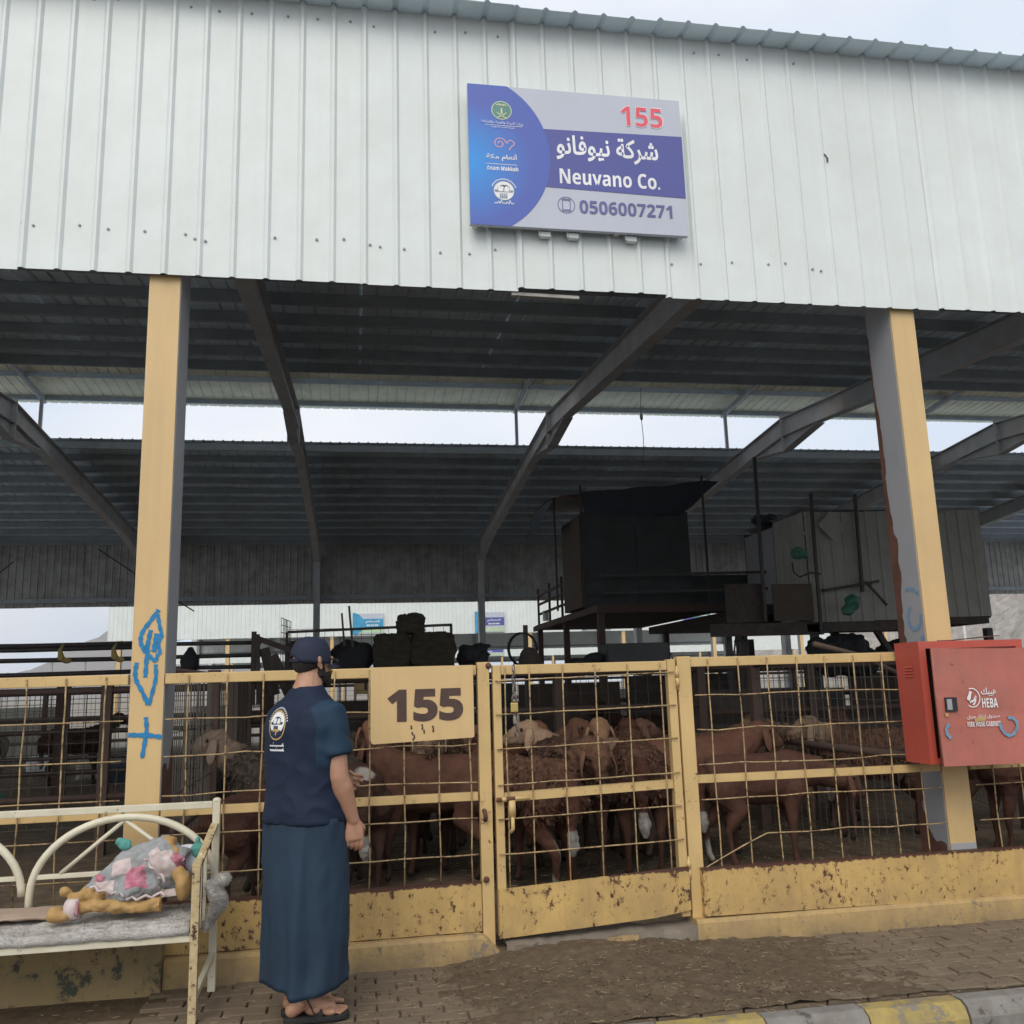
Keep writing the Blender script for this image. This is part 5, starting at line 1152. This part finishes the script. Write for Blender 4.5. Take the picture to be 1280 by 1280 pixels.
    if wcurl:       # short curled locks of fleece standing off the coat
        mb = MB(); cols = []; rr_ = random.Random(seed); np_ = len(me.polygons)
        for _ in range(2600):
            p_ = me.polygons[rr_.randrange(np_)]; q = p_.center; n_ = p_.normal
            if q.z < .46 or (q-H).length < .17: continue
            t1 = n_.cross(Vector((rr_.uniform(-.5, .5), rr_.uniform(-.5, .5), 1))).normalized(); dn_ = (Vector((0, 0, -1))+n_*.6+t1*rr_.uniform(-.5, .5)).normalized(); w_ = rr_.uniform(.004, .009); l_ = rr_.uniform(.018, .036)
            mb.add([q-t1*w_, q+t1*w_, q+t1*w_*.8+dn_*l_*.6+n_*.012, q-t1*w_*.8+dn_*l_*.6+n_*.012, q+t1*w_*1.2*rr_.uniform(-1, 1)+dn_*l_+n_*.003], ((0, 1, 2, 3), (3, 2, 4)))
            c1 = Vector(col).lerp(Vector(TAN), rr_.uniform(0, .45))*rr_.uniform(.7, 1.25); cols += [*c1, 1]*5
        lm = mb.mesh('fleece_locks', 'wool', True); ca = lm.color_attributes.new('Col', 'FLOAT_COLOR', 'POINT'); ca.data.foreach_set('color', cols); tag(link('fleece_locks', lm, t), kind='stuff')
    mb = MB(); tp = [(-.42, 0, .74), (-.47, .01*st, .66), (-.475, .015, .55), (-.46, .01, .44), (-.455, 0, .33), (-.455, 0, .26)]; tr_ = [.05, .062, .050, .030, .042, .018]
    mb.tube(tp, tr_, 12); tm = remesh(mb, .012, 2); displace(tm, lambda c, n: .009*noise.noise(c*32+so_)); ca = tm.color_attributes.new('Col', 'FLOAT_COLOR', 'POINT'); buf = []
    for v in tm.vertices:
        c = Vector(col) if (v.co.z > .42 or not tailw) else Vector(WH)*.9; buf += [*c, 1]
    ca.data.foreach_set('color', buf); tm.materials.append(MATS['wool']); link('tail', tm, t)
    return t
sheep('large smooth brown sheep standing broadside behind the fence under the 155 plate', .58, 1.66, 152, 1.06, BR, None, -20, -10, (.14, .14), .004, (), True, seed=1, step=1)
sheep('sheep with a pale shaggy face looking over the broad brown back under the 155 plate', .62, 2.35, -100, 1.12, BD, CR, 10, -35, (.16, .20), .012, (), wcurl=True, seed=2)
sheep('red-brown sheep facing the camera right beside the elbow of the man', .10, 2.5, -88, 1.06, (.105, .047, .03), (.19, .09, .055), 0, -38, (.12, .26), .004, seed=3)
sheep('brown sheep with a white rump tip standing just right of the man', -.02, 1.55, 100, 1.03, BD, None, 0, -20, (.18, .14), .005, ((-.43, 0, .84, .10),), seed=4)
sheep('curly brown sheep with white hind fetlocks nearest the gate, seen from behind', 1.17, 1.22, 118, 1.04, (.10, .047, .031), None, -10, -25, (.18, .05), .013, ((-.33, .115, .10, .11), (-.43, 0, .30, .12)), wcurl=True, seed=5, step=1)
sheep('tan faced sheep with a long ear turned left behind the left half of the gate', 1.93, 2.12, 172, 1.10, TAN, (.33, .22, .145), 4, -12, (.14, .16), .006, seed=6)
sheep('curly dark brown sheep in the middle of the gate, seen from the front', 1.55, 1.55, -82, 1.15, BD, (.13, .07, .045), 0, -55, (.10, .04), .015, wcurl=True, seed=7)
sheep('brown sheep with its tan head poking up behind the curly one in the gate', 2.02, 2.75, -95, 1.12, BR, (.24, .14, .08), 0, -42, (.12, .14), .006, seed=8)
sheep('brown sheep with a white dangling tail tip on the right side of the gate', 2.12, 1.72, 78, 1.10, (.07, .033, .023), None, 0, -20, (.18, .14), .008, ((-.43, 0, .86, .05),), wcurl=True, seed=9)
sheep('dark brown sheep turning its head right beside the hinge post', 2.13, 3.1, 30, 1.08, BD, (.16, .085, .058), -30, -12, (.20, .11), .006, seed=10)
sheep('red-brown sheep head peering over the others at the left edge of the gate', 1.22, 2.95, -60, 1.08, (.10, .045, .03), (.17, .08, .05), 0, -20, (.14, .16), .006, seed=11)
sheep('brown sheep with raised head behind the tan faced one', 1.52, 3.05, -50, 1.08, BD, (.13, .066, .043), 20, -18, (.14, .16), .006, seed=12)
sheep('large brown sheep with white flank spots just right of the hinge post', 2.70, 1.98, 5, 1.10, (.125, .060, .040), None, 0, -20, (.16, .10), .005, ((-.40, -.13, .60, .10), (-.44, 0, .30, .10), (-.40, -.10, .16, .08)), seed=13, step=1)
sheep('lean red-brown sheep with its head lowered to feed, in the right hand fence', 3.00, 1.50, -3, .96, (.095, .046, .033), (.13, .066, .045), -6, -42, (.34, -.10), .003, ((-.36, -.12, .40, .05), (-.34, .11, .12, .09)), seed=14, step=1)
sheep('pale faced woolly sheep looking left over the divider rail', 4.42, 2.2, 172, 1.08, BR, (.25, .175, .115), -6, -18, (.15, .13), .012, seed=15, wcurl=True, group='sheep in the neighbouring pens')
sheep('fair shaggy sheep with its back to the camera beyond the divider', 4.05, 3.0, 100, 1.08, (.2, .135, .09), (.25, .175, .115), 0, -20, (.16, .12), .014, seed=16, wcurl=True, group='sheep in the neighbouring pens')
sheep('brown sheep standing at the far right beyond the right column', 5.15, 1.25, 170, 1.05, (.08, .037, .027), None, 0, -25, (.18, .06), .008, seed=17, group='sheep in the neighbouring pens')
sheep('dark sheep behind the far right one beyond the right column', 5.6, 2.4, 10, 1.05, BD, None, 0, -15, (.18, .14), .008, seed=18, group='sheep in the neighbouring pens')
sheep('pale headed goat-like sheep left of the man looking left through the bars', -.42, 1.75, 168, 1.10, (.045, .04, .034), (.21, .155, .115), 0, -8, (.16, .18), .010, seed=19, wcurl=True)
sheep('brown sheep standing low between the bench and the man', -.72, 1.25, 62, .86, (.085, .04, .028), None, 0, -15, (.18, .02), .006, ((-.42, 0, .62, .06),), seed=20)
sheep('dark grey sheep behind the pale headed one left of the man', -.62, 2.7, 20, 1.05, (.05, .045, .04), (.07, .06, .05), 0, -15, (.18, .15), .010, seed=21)
sheep('sheep with its head raised, half hidden behind the right end of the 155 plate', .95, 3.3, -80, 1.08, (.08, .042, .03), (.18, .10, .065), 10, -20, (.14, .14), .010, seed=22, wcurl=True)
sheep('woolly tan-backed sheep standing behind the lean feeding one', 3.15, 3.05, 8, 1.04, (.11, .065, .043), (.19, .12, .08), 20, -15, (.16, .12), .013, seed=23, wcurl=True)
sheep('curly sheep right behind the divider post with its head turned away', 4.75, 3.4, 60, 1.05, (.10, .055, .036), None, 0, -15, (.16, .12), .013, seed=24, wcurl=True, group='sheep in the neighbouring pens')
sheep('dark sheep in the shadow behind the big brown one left of the gate', .35, 3.4, 20, 1.05, BD, None, 20, -15, (.16, .12), .008, seed=25)
for i, (x, y, yw, l) in enumerate(((6.1, 7.8, 160, 'brown sheep in the alley beyond the right hand fences'), (3.9, 7.4, 200, 'brown sheep in the alley behind the gate'), (-4.4, 10.6, 10, 'dark sheep far back in the left pens'), (-6.0, 10.9, 170, 'second dark sheep far back in the left pens'), (-3.0, 13.6, 90, 'small far sheep behind the blue trough'))):
    sheep(l, x, y, yw, 1.05, (BR, BD, BD, (.3, .25, .2), (.35, .3, .25))[i], seed=30+i, group='sheep in the far pens')

# ------------------------------------------------------------------ the man
YAWB = radians(-48); MX = -.229
man = thing('person', 'man in navy cap, navy t-shirt, long blue wrap skirt and sandals, facing the pen', 'person', (MX, -.70, 0), YAWB)
def chainb(b, ps, n=14):
    for p in ps: b.ball(p[:3], p[3], n, 9)
    for p, q in zip(ps, ps[1:]): b.tube([p[:3], [(p[i]+q[i])/2 for i in range(3)], q[:3]], [p[3], (p[3]+q[3])/2, q[3]], n)
def se_ring(cx, cy, z, rx, ry, n=36, e=.85):
    return [Vector((cx+rx*math.copysign(abs(cos(a*2*pi/n))**e, cos(a*2*pi/n)), cy+ry*math.copysign(abs(sin(a*2*pi/n))**e, sin(a*2*pi/n)), z)) for a in range(n)]
def toL(v):      # world -> the man's own frame
    return Matrix.Rotation(-YAWB, 3, 'Z') @ (Vector(v)-Vector((-.215, -.70, 0)))   # offsets are taken from the old standing point
b = MB()
b.loft([se_ring(0, 0, z, rx, ry) for z, rx, ry in ((.80, .15, .10), (.90, .165, .115), (1.0, .155, .105), (1.12, .165, .11), (1.25, .18, .115), (1.33, .17, .10), (1.375, .12, .08))])
chainb(b, [(0, -.015, 1.37, .078), (0, -.005, 1.43, .073), (0, .008, 1.48, .065), (0, .016, 1.53, .055)])
# head, turned a little further to the right
HC = Vector((0.0, .028, 1.585)); HR = Matrix.Rotation(radians(-8), 3, 'Z') @ Matrix.Rotation(radians(-3), 3, 'X')
def hp3(x, y, z): return HC+HR @ Vector((x, y, z))
for c, r_ in (((0, -.012, .022), (.076, .093, .082)), ((0, .02, -.02), (.066, .078, .085)), ((0, .040, -.060), (.052, .050, .046)), ((0, .070, -.085), (.030, .024, .022)), ((0, .072, .012), (.055, .026, .018)), ((.033, .070, -.022), (.024, .020, .022)), ((-.033, .070, -.022), (.024, .020, .022)), ((0, .088, -.056), (.026, .014, .016)),
              ((0, .097, -.012), (.009, .014, .026)), ((0, .106, -.030), (.012, .013, .011)), ((.011, .100, -.034), (.008, .008, .008)), ((-.011, .100, -.034), (.008, .008, .008)), ((0, .101, -.056), (.019, .008, .006)), ((0, .100, -.066), (.017, .008, .007))):
    b.ball(hp3(*c), r_, 18, 12)
for sg_ in (-1, 1):     # ears
    b.ball(hp3(sg_*.076, -.004, -.012), (.008, .018, .028), 10, 9); b.ball(hp3(sg_*.082, -.010, -.002), (.006, .014, .022), 10, 9); b.ball(hp3(sg_*.077, .004, -.036), (.006, .008, .011), 8, 7)
# arms
def arm(sh, el, wr, hand_dir, side):
    sh, el, wr = Vector(sh), Vector(el), Vector(wr)
    chainb(b, [(*sh, .064), (*(sh*.6+el*.4), .057), (*el, .047), (*(el*.72+wr*.28), .049), (*(el*.35+wr*.65), .038), (*wr, .028)])
    b.ball(wr, (.028, .028, .028), 12, 9)
elR, wrR = toL((-.064, -.850, 1.055)), toL((.002, -.800, .855)); shR = Vector((.168, .0, 1.328))
arm(shR, elR, wrR, None, 1)
elL, wrL = Vector((-.235, .10, 1.06)), Vector((-.10, .26, 1.0)); shL = Vector((-.185, .0, 1.325)); arm(shL, elL, wrL, None, -1)
# right hand: palm hanging down, fingers curled, thumb on the front side
def hand(wr, dn, fr_, pn):
    """dn: along the fingers, fr_: towards the thumb side, pn: palm normal"""
    dn, fr_, pn = dn.normalized(), fr_.normalized(), pn.normalized()
    P = lambda a, c, e: wr+dn*a+fr_*c*1.12+pn*e
    rings = []
    for a, hw, ht in ((-.01, .024, .019), (.02, .030, .018), (.05, .038, .016), (.078, .040, .0145), (.092, .037, .012)):
        rings.append([P(a, hw*cos(t_*pi/8), ht*sin(t_*pi/8)) for t_ in range(16)])
    b.loft(rings)
    for c, L_, r_, k in ((.028, .068, .0088, .55), (.0095, .076, .0092, .75), (-.0095, .071, .0087, .95), (-.0275, .056, .0078, 1.1)):
        p = P(.088, c, 0); ang = k*.35; pts = [tuple(p)+(r_,)]
        for l_ in (.42, .33, .25):
            q = dn*cos(ang)+pn*sin(ang); p = p+q*L_*l_; pts.append(tuple(p)+(r_*(.97 if l_ > .3 else .86),)); ang += k*.72
        chainb(b, pts, 8)
    p0 = P(.022, .026, .008); p1 = P(.050, .046, .022); p2 = P(.076, .044, .036); p3 = P(.096, .034, .042)
    chainb(b, [(*p0, .0135), (*p1, .0115), (*p2, .0098), (*p3, .0085)], 8)
q_ = Matrix.Rotation(-YAWB, 3, 'Z')
hand(wrR, q_ @ Vector((.10, .02, -1)), q_ @ Vector((.88, .15, .10)), q_ @ Vector((-.35, .9, .0)))
hand(wrL, Vector((.75, .6, -.1)), Vector((.1, .2, .9)), Vector((.5, -.8, 0)))
# legs and feet
def leg(hx, ft, ydir, off=0):
    hip = Vector((hx, 0, .86)); A = toL(ft); dr_ = q_ @ Vector((cos(radians(ydir)), sin(radians(ydir)), 0)); sd_ = Vector((-dr_.y, dr_.x, 0))
    an = A+Vector((0, 0, .115)); kn = hip*.48+an*.52+dr_*.02; kn.z = .49
    chainb(b, [(*hip, .095), (*(hip*.5+kn*.5), .080), (*kn, .056)]); chainb(b, [(*kn, .056), (*(kn*.72+an*.28-dr_*.02), .058), (*(kn*.35+an*.65-dr_*.008), .040), (*an, .034)])
    F = lambda f, s_, u: A+dr_*f+sd_*s_+Vector((0, 0, u+.026))
    chainb(b, [(*F(-.045, 0, .032), .032), (*F(0, 0, .062), .036), (*F(.06, .0, .050), .031), (*F(.12, .0, .030), .026)], 12)
    b.ball(F(.11, .012, .022), (.05, .035, .020), 12, 8); b.ball(F(.11, -.018, .020), (.045, .030, .018), 12, 8); b.ball(F(.04, 0, .03), (.05, .03, .028), 12, 8)
    b.ball(F(0, .030, .062), .014, 8, 6); b.ball(F(0, -.030, .058), .014, 8, 6)
    for k in range(5):
        s_ = .030-.0155*k; l_ = (.062, .058, .052, .044, .034)[k]; r_ = (.0125, .0092, .0086, .0082, .0078)[k]
        if off: s_ = -s_
        chainb(b, [(*F(.130, s_, .017), r_), (*F(.130+l_*.55, s_*1.05, .015), r_*.95), (*F(.128+l_*.98, s_*1.07, .009), r_*.9)], 8)
    return A, dr_, sd_
RF = leg(.085, (-.215, -.765, 0), 3)
LF = leg(-.085, (-.235, -.645, 0), 16, 1)
bm_me = remesh(b, .0040, 4, .5)
displace(bm_me, lambda c, n: .0012*noise.noise(c*30))
bm_me.materials.append(MATS['skin']); link('body', bm_me, man)
# beard and short hair: thin shells grown off the head shape
def shell(name, m, parts, vox, amp, fr, cut=None):
    b = MB()
    for c, r_ in parts: b.ball(hp3(*c), r_, 18, 12)
    me = remesh(b, vox, 2); displace(me, lambda c, n: amp*noise.noise(c*fr)); me.materials.append(MATS[m]); return link(name, me, man)
shell('beard', 'hair_black', [((0, .044, -.068), (.057, .056, .046)), ((0, .078, -.094), (.036, .030, .030)), ((.055, .018, -.045), (.015, .024, .040)), ((-.055, .018, -.045), (.015, .024, .040)), ((0, .107, -.046), (.022, .006, .005)), ((.064, .020, -.012), (.010, .012, .03)), ((-.064, .020, -.012), (.010, .012, .03))], .0045, .004, 110)
shell('hair', 'hair_black', [((0, -.020, -.012), (.0735, .083, .050)), ((0, -.040, -.035), (.060, .052, .030))], .0045, .0012, 160)
b = MB()
for sg_ in (-1, 1): b.ball(hp3(sg_*.030, .083, .0), (.012, .009, .008), 10, 7)
link('eyes', b.mesh('eyes', 'white_print', True), man)
# spectacles: only the temple and a lens edge show
b = MB()
for sg_ in (-1, 1): b.tube([hp3(sg_*.076, -.01, .012), hp3(sg_*.074, .05, .012), hp3(sg_*.064, .098, .008)], .0022, 6); b.ball(hp3(sg_*.033, .108, -.002), (.026, .003, .018), 12, 8)
link('sunglasses', b.mesh('sunglasses', 'black_plastic', True), man)
# cap: six-panel crown, curved peak, button, back opening
cap = bpy.data.objects.new('cap', None); 
b = MB(); n = 48; rings = []
for i in range(15):
    t_ = i/14; ph = t_*pi/2*.985; z = .012+.098*sin(ph)**.92; r_ = cos(ph)**.62
    ring = []
    for a in range(n):
        th = 2*pi*a/n; seam = 1-.010*exp(-((th % (pi/3))/.06)**2)-.010*exp(-((pi/3-th % (pi/3))/.06)**2)
        zz = z; rr_ = r_*seam
        back = exp(-((abs(th-1.5*pi))/.42)**2)        # arch over the back opening
        zz = z-(.028*(1-t_)**2)*(1 if True else 0)+.034*back*(1-t_)**3
        zz += -.012*(1-t_)*max(0, sin(th-pi/2+pi))*0
        ring.append(hp3(.0830*rr_*cos(th), -.010+.1005*rr_*sin(th), zz+.002*noise.noise((th*2, t_*3, 1))))
    rings.append(ring)
b.loft(rings[::1], False); b.add(rings[-1], [tuple(range(n))])
me = b.mesh('cap', 'navy_cap', True)
cap = link('cap', me, man); md = cap.modifiers.new('s', 'SOLIDIFY'); md.thickness = .003; md.offset = 1
b = MB(); vs = []; N = 22
for i in range(N+1):
    a = -1.12+2.24*i/N
    for j in range(9):
        t_ = j/8; x0_, y0_ = .0835*sin(a), -.010+.1005*cos(a)
        x_ = x0_*(1-t_*.04); y_ = y0_+t_*(.060*cos(a*.9)+.0)
        vs.append(hp3(x_, y_, -.010-.012*t_-.022*(x_/.08)**2+.006*sin(pi*t_)))
for th in (0, .0035): b.add([v+Vector((0, 0, th)) for v in vs], [(i*9+j, i*9+9+j, i*9+10+j, i*9+j+1)[::(1 if th else -1)] for i in range(N) for j in range(8)])
k0 = 0; m_ = (N+1)*9
edge = [i*9+8 for i in range(N+1)]; b.f += [(a_, b_, b_+m_, a_+m_) for a_, b_ in zip(edge, edge[1:])]; b.mi += [0]*(len(edge)-1)
link('cap_peak', b.mesh('cap_peak', 'navy_cap', True), man)
b = MB(); b.ball(hp3(0, -.010, .108), (.008, .008, .005), 10, 6); link('cap_button', b.mesh('cap_button', 'navy_cap', True), man)
b = MB(); pr_ = [hp3(.0848*cos(th), -.010+.1022*sin(th), -.004) for th in [1.5*pi-.5+.1*i for i in range(11)]]
for p, q in zip(pr_, pr_[1:]): b.bar(p, q, .003, .014)
link('cap_strap', b.mesh('cap_strap', 'navy_cap'), man)
# t-shirt
b = MB()
b.loft([se_ring(0, cy, z, rx, ry, 48) for z, rx, ry, cy in ((.848, .215, .166, 0), (.90, .214, .163, 0), (1.0, .207, .152, 0), (1.10, .214, .152, 0), (1.20, .224, .152, -.003), (1.28, .226, .146, -.010), (1.345, .212, .128, -.014), (1.385, .162, .106, -.014), (1.417, .110, .085, -.008), (1.445, .082, .076, -.003), (1.458, .072, .070, .0))])
for sg_, sh, el in ((1, shR, elR), (-1, shL, elL)):
    s0 = Vector((sg_*.13, -.005, 1.335)); s2 = sh.lerp(el, .66); d_ = (el-sh).normalized()
    pts = [s0, Vector((sg_*.172, -.002, 1.330)), sh.lerp(el, .22)+Vector((sg_*.006, 0, 0)), sh.lerp(el, .48)+Vector((sg_*.004, 0, 0)), s2+Vector((sg_*.004, 0, 0))]
    b.tube(pts, [.066, .068, .067, .067, .069], 24)
sh_me = remesh(b, .0075, 7, .6)
def folds(c, n):
    f_ = .010*noise.noise(Vector((c.x*7, c.y*7, c.z*3.2)))+.0055*(1-2*abs(noise.noise(Vector((c.x*11+c.z*6, c.y*11, c.z*9-c.x*5)))))
    a = atan2(c.y, c.x); f_ += .003*sin(a*5+c.z*5)*max(0, (1.1-c.z)/.25)
    f_ += .007*noise.noise(Vector((c.x*5+c.z*4, c.y*5, c.z*7-c.x*5+3)))*max(0, 1-abs(c.z-1.1)/.2)
    if abs(c.x) > .17: f_ += .004*sin(c.z*75+c.y*30)*max(0, min(1, (1.33-c.z)/.1))*noise.noise(c*9)
    return f_
displace(sh_me, folds)
sh_me.materials.append(MATS['shirt_cloth']); ca = sh_me.color_attributes.new('Col', 'FLOAT_COLOR', 'POINT'); buf = []
def adist(c, a, e): t_ = max(-.3, min(1, (c-a).dot(e-a)/(e-a).length_squared)); return (c-(a+(e-a)*t_)).length
for v in sh_me.vertices:
    c = v.co; dd = min(adist(c, shR, elR), adist(c, shL, elL)); k = max(0, min(1, (.112-dd)/.006))*max(0, min(1, (abs(c.x)-(.146+.14*max(0, c.z-1.30)+.10*max(0, 1.25-c.z)))/.005))
    if c.z > 1.42: k = 0
    if c.z < 1.09: k = 0
    if c.z < 1.20: k *= max(0, min(1, ((c.x/.217)**2+(c.y/.160)**2-1.04)/.05))
    cc = Vector((.0098, .0185, .043)).lerp(Vector((.0145, .038, .071)), k); buf += [*cc, 1]
ca.data.foreach_set('color', buf)
link('t_shirt', sh_me, man)
b = MB(); b.tube([Vector((.066*cos(2*pi*i/32), .004+.068*sin(2*pi*i/32), 1.459+.006*sin(2*pi*i/32))) for i in range(32)], .006, 8, True); link('collar', b.mesh('collar', 'shirt_navy', True), man)
# emblem printed on the back, laid on the cloth by casting it onto the shirt
from mathutils.bvhtree import BVHTree
bv = BVHTree.FromPolygons([v.co.copy() for v in sh_me.vertices], [p.vertices[:] for p in sh_me.polygons])
def on_back(mb, name, m, lift):
    vs = []
    for x, y, z in mb.v:
        h = bv.ray_cast(Vector((x, -.5, z)), Vector((0, 1, 0))); q = h[0] if h[0] else Vector((x, -.15, z))
        vs.append((q.x, q.y-lift, q.z))
    mb.v = vs; o = link(name, mb.mesh(name, m), man)
    if 'script' in name: tag(o, kind='stuff')
bx, bz = -.022, 1.290; asp = .92
def D2(b, x, z, rx, rz, n=26, r0=0):
    vs = []; fs = []
    for k in range(4):
        for i in range(n): a = 2*pi*i/n; f_ = r0+(1-r0)*k/3; vs.append((x+rx*f_*cos(a), 0, z+rz*f_*sin(a)))
    for k in range(3):
        for i in range(n): fs.append((k*n+i, k*n+(i+1) % n, (k+1)*n+(i+1) % n, (k+1)*n+i))
    b.add(vs, fs)
b = MB(); D2(b, bx, bz, .060, .068, 30, .90); on_back(b, 'emblem_ring', 'gold_print', .0035)
b = MB(); D2(b, bx, bz+.010, .050, .050); on_back(b, 'emblem_field', 'white_print', .003)
b = MB(); badge(b, bx, bz+.010, .043, 0); D2(b, bx, bz-.038, .042, .020); on_back(b, 'emblem_drawing', 'shirt_navy', .0045)
b = MB(); stroke(b, [(bx-.022, bz-.026), (bx, bz-.020), (bx+.024, bz-.026)], .010, 0, 1); stroke(b, [(bx+.006, bz-.024), (bx, bz-.045)], .009, 0, 1); on_back(b, 'emblem_tent', 'gold_print', .006)
b = MB()
for i in range(17):
    a = .25+2.64*i/16; x_, z_ = bx+.068*cos(a), bz+.078*sin(a); stroke(b, [(x_-.003, z_-.004), (x_+.001, z_+.004), (x_+.004, z_-.002)], .003, 0, 1)
for r_, z_ in ((0, bz-.092), (1, bz-.114)):
    for i in range(7): x_ = bx-.045+.0135*i; stroke(b, [(x_, z_), (x_+.004, z_+.010*((i*3+r_) % 3)/1.6), (x_+.008, z_-.003), (x_+.012, z_+.001)], .0055, 0, 1)
    stroke(b, [(bx+.038, z_+.004), (bx+.046, z_+.010)], .004, 0, 1); stroke(b, [(bx-.02+.02*r_, z_+.012), (bx-.016+.02*r_, z_+.0125)], .004, 0, 1)
on_back(b, 'emblem_script', 'white_print', .0035)
# long wrap skirt
b = MB(); n = 96; rings = []
for i in range(34):
    t_ = i/33; z = .872-.712*t_; rx, ry = .203+.006*min(1, t_*3)-.016*t_, .153+.010*min(1, t_*3)-.006*t_
    ring = []
    for a in range(n):
        th = 2*pi*a/n; f_ = .007*t_*sin(th*5+1.2+t_)+.022*t_*noise.noise((cos(th)*2.6, sin(th)*2.6, t_*.9))+.010*noise.noise((cos(th)*3.5+t_*1.5, sin(th)*3.5, t_*3.2))+.006*(1-2*abs(noise.noise((cos(th)*5, sin(th)*5+t_*2, t_*4))))
        dth = (th-(1.5*pi+.42)+pi) % (2*pi)-pi       # the free edge of the wrap, hanging down the back right
        edge_ = (1/(1+exp(-dth*22)))*exp(-max(0, dth)/.9); f_ += .028*edge_*min(1, t_*1.6)
        f_ += .012*exp(-((dth-.10-.18*(1-t_))/.09)**2)*min(1, t_*2)
        zz = z-.030*t_*max(0, (1/(1+exp(-dth*25))))*exp(-(max(0, dth)/1.0)**2)+.020*t_**6*cos(th+.9)*0
        ring.append(Vector(((rx+f_)*math.copysign(abs(cos(th))**.86, cos(th)), (ry+f_)*math.copysign(abs(sin(th))**.86, sin(th)), zz)))
    rings.append(ring)
b.loft(rings, False); sk = b.mesh('skirt', 'skirt_blue', True); o = link('skirt', sk, man); md = o.modifiers.new('s', 'SOLIDIFY'); md.thickness = .004; md.offset = -1
bv2 = BVHTree.FromPolygons([v.co.copy() for v in sk.vertices], [p.vertices[:] for p in sk.polygons])
# pocket edge at the right hip
b = MB(); pts = []; Ri = Matrix.Rotation(-YAWB, 3, 'Z')
pk = [(-.172, .855), (-.168, .79), (-.150, .728), (-.138, .722), (-.115, .740), (-.085, .762), (-.050, .790)]
for (xa_, za_), (xb_, zb_) in zip(pk, pk[1:]):
    for q_t in (0, .33, .66):
        p0_ = Ri @ (Vector((xa_+(xb_-xa_)*q_t, -1.3, za_+(zb_-za_)*q_t))-Vector((MX, -.70, 0))); h = bv2.ray_cast(p0_, Ri @ Vector((0.04, 1, 0)))
        if h[0] and (not pts or (h[0]-pts[-1]).length < .08): pts.append(h[0]-(Ri @ Vector((0, 1, 0)))*.0015)
if len(pts) > 2: b.tube(pts, .0026, 6); link('pocket_seam', b.mesh('pocket_seam', 'shirt_navy', True), man)
# sandals
for nm, (A, d_, s_) in (('sandal', RF), ('sandal', LF)):
    def G(f, s2_, u): return A+d_*f+s_*s2_+Vector((0, 0, u))
    b = MB(); out = [(-.085, 0), (-.078, .026), (-.03, .034), (.05, .038), (.12, .046), (.175, .042), (.202, .018), (.205, -.008), (.18, -.034), (.12, -.046), (.05, -.038), (-.03, -.034), (-.078, -.026)]
    P2 = []
    for p, q in zip(out, out[1:]+out[:1]): P2 += [(p[0]*.75+q[0]*.25, p[1]*.75+q[1]*.25), (p[0]*.25+q[0]*.75, p[1]*.25+q[1]*.75)]
    b.loft([[G(f, w_, z+.006) for f, w_ in P2] for z in (0, .006, .018, .022)]); so2 = b.build('sandal', 'black_rubber', man, True, local=True)
    for f0, f1, h, w_, nmx in ((.045, .085, .078, .040, 'strap'), (.100, .135, .056, .047, 'strap'), (-.01, .02, .118, .043, 'ankle_strap')):
        if nmx == 'ankle_strap':
            b = MB(); pts = [G(.018+.048*cos(2*pi*i/20)-.018, .043*sin(2*pi*i/20), .118+.006*cos(2*pi*i/20)) for i in range(20)]
            for p, q in zip(pts, pts[1:]+pts[:1]): b.bar(p, q, .003, .020)
            for s3 in (-1, 1): b.bar(G(.015, s3*.040, .115), G(.055, s3*.040, .03), .016, .004, (0, 0, 1))
        else:
            b = MB(); vs = []; N = 14
            for i in range(N+1):
                a = pi*i/N
                for f in (f0, (f0+f1)/2, f1): vs.append(G(f, w_*cos(a), .018+(h-.018-(f-f0)*.35)*sin(a)**.8))
            for off_ in (0, .004): b.add([v+Vector((0, 0, off_)) for v in vs], [(i*3+j, i*3+3+j, i*3+4+j, i*3+j+1)[::(-1 if off_ else 1)] for i in range(N) for j in range(2)])
        link(nmx, b.mesh(nmx, 'black_rubber'), so2)

# ------------------------------------------------------------------ air
hz = MB(); hz.box(-850, 250, -45, 1300, -14, 110); ho = hz.build('haze', 'white_print'); ho.data.materials.clear()
hm = bpy.data.materials.new('air'); hm.use_nodes = True; hn = hm.node_tree; hn.nodes.remove(hn.nodes['Principled BSDF'])
pv = hn.nodes.new('ShaderNodeVolumePrincipled'); pv.inputs['Density'].default_value = .0004; pv.inputs['Color'].default_value = (.97, .98, 1, 1); pv.inputs['Anisotropy'].default_value = .2
hn.links.new(pv.outputs[0], hn.nodes['Material Output'].inputs['Volume']); ho.data.materials.append(hm); tag(ho, kind='stuff')
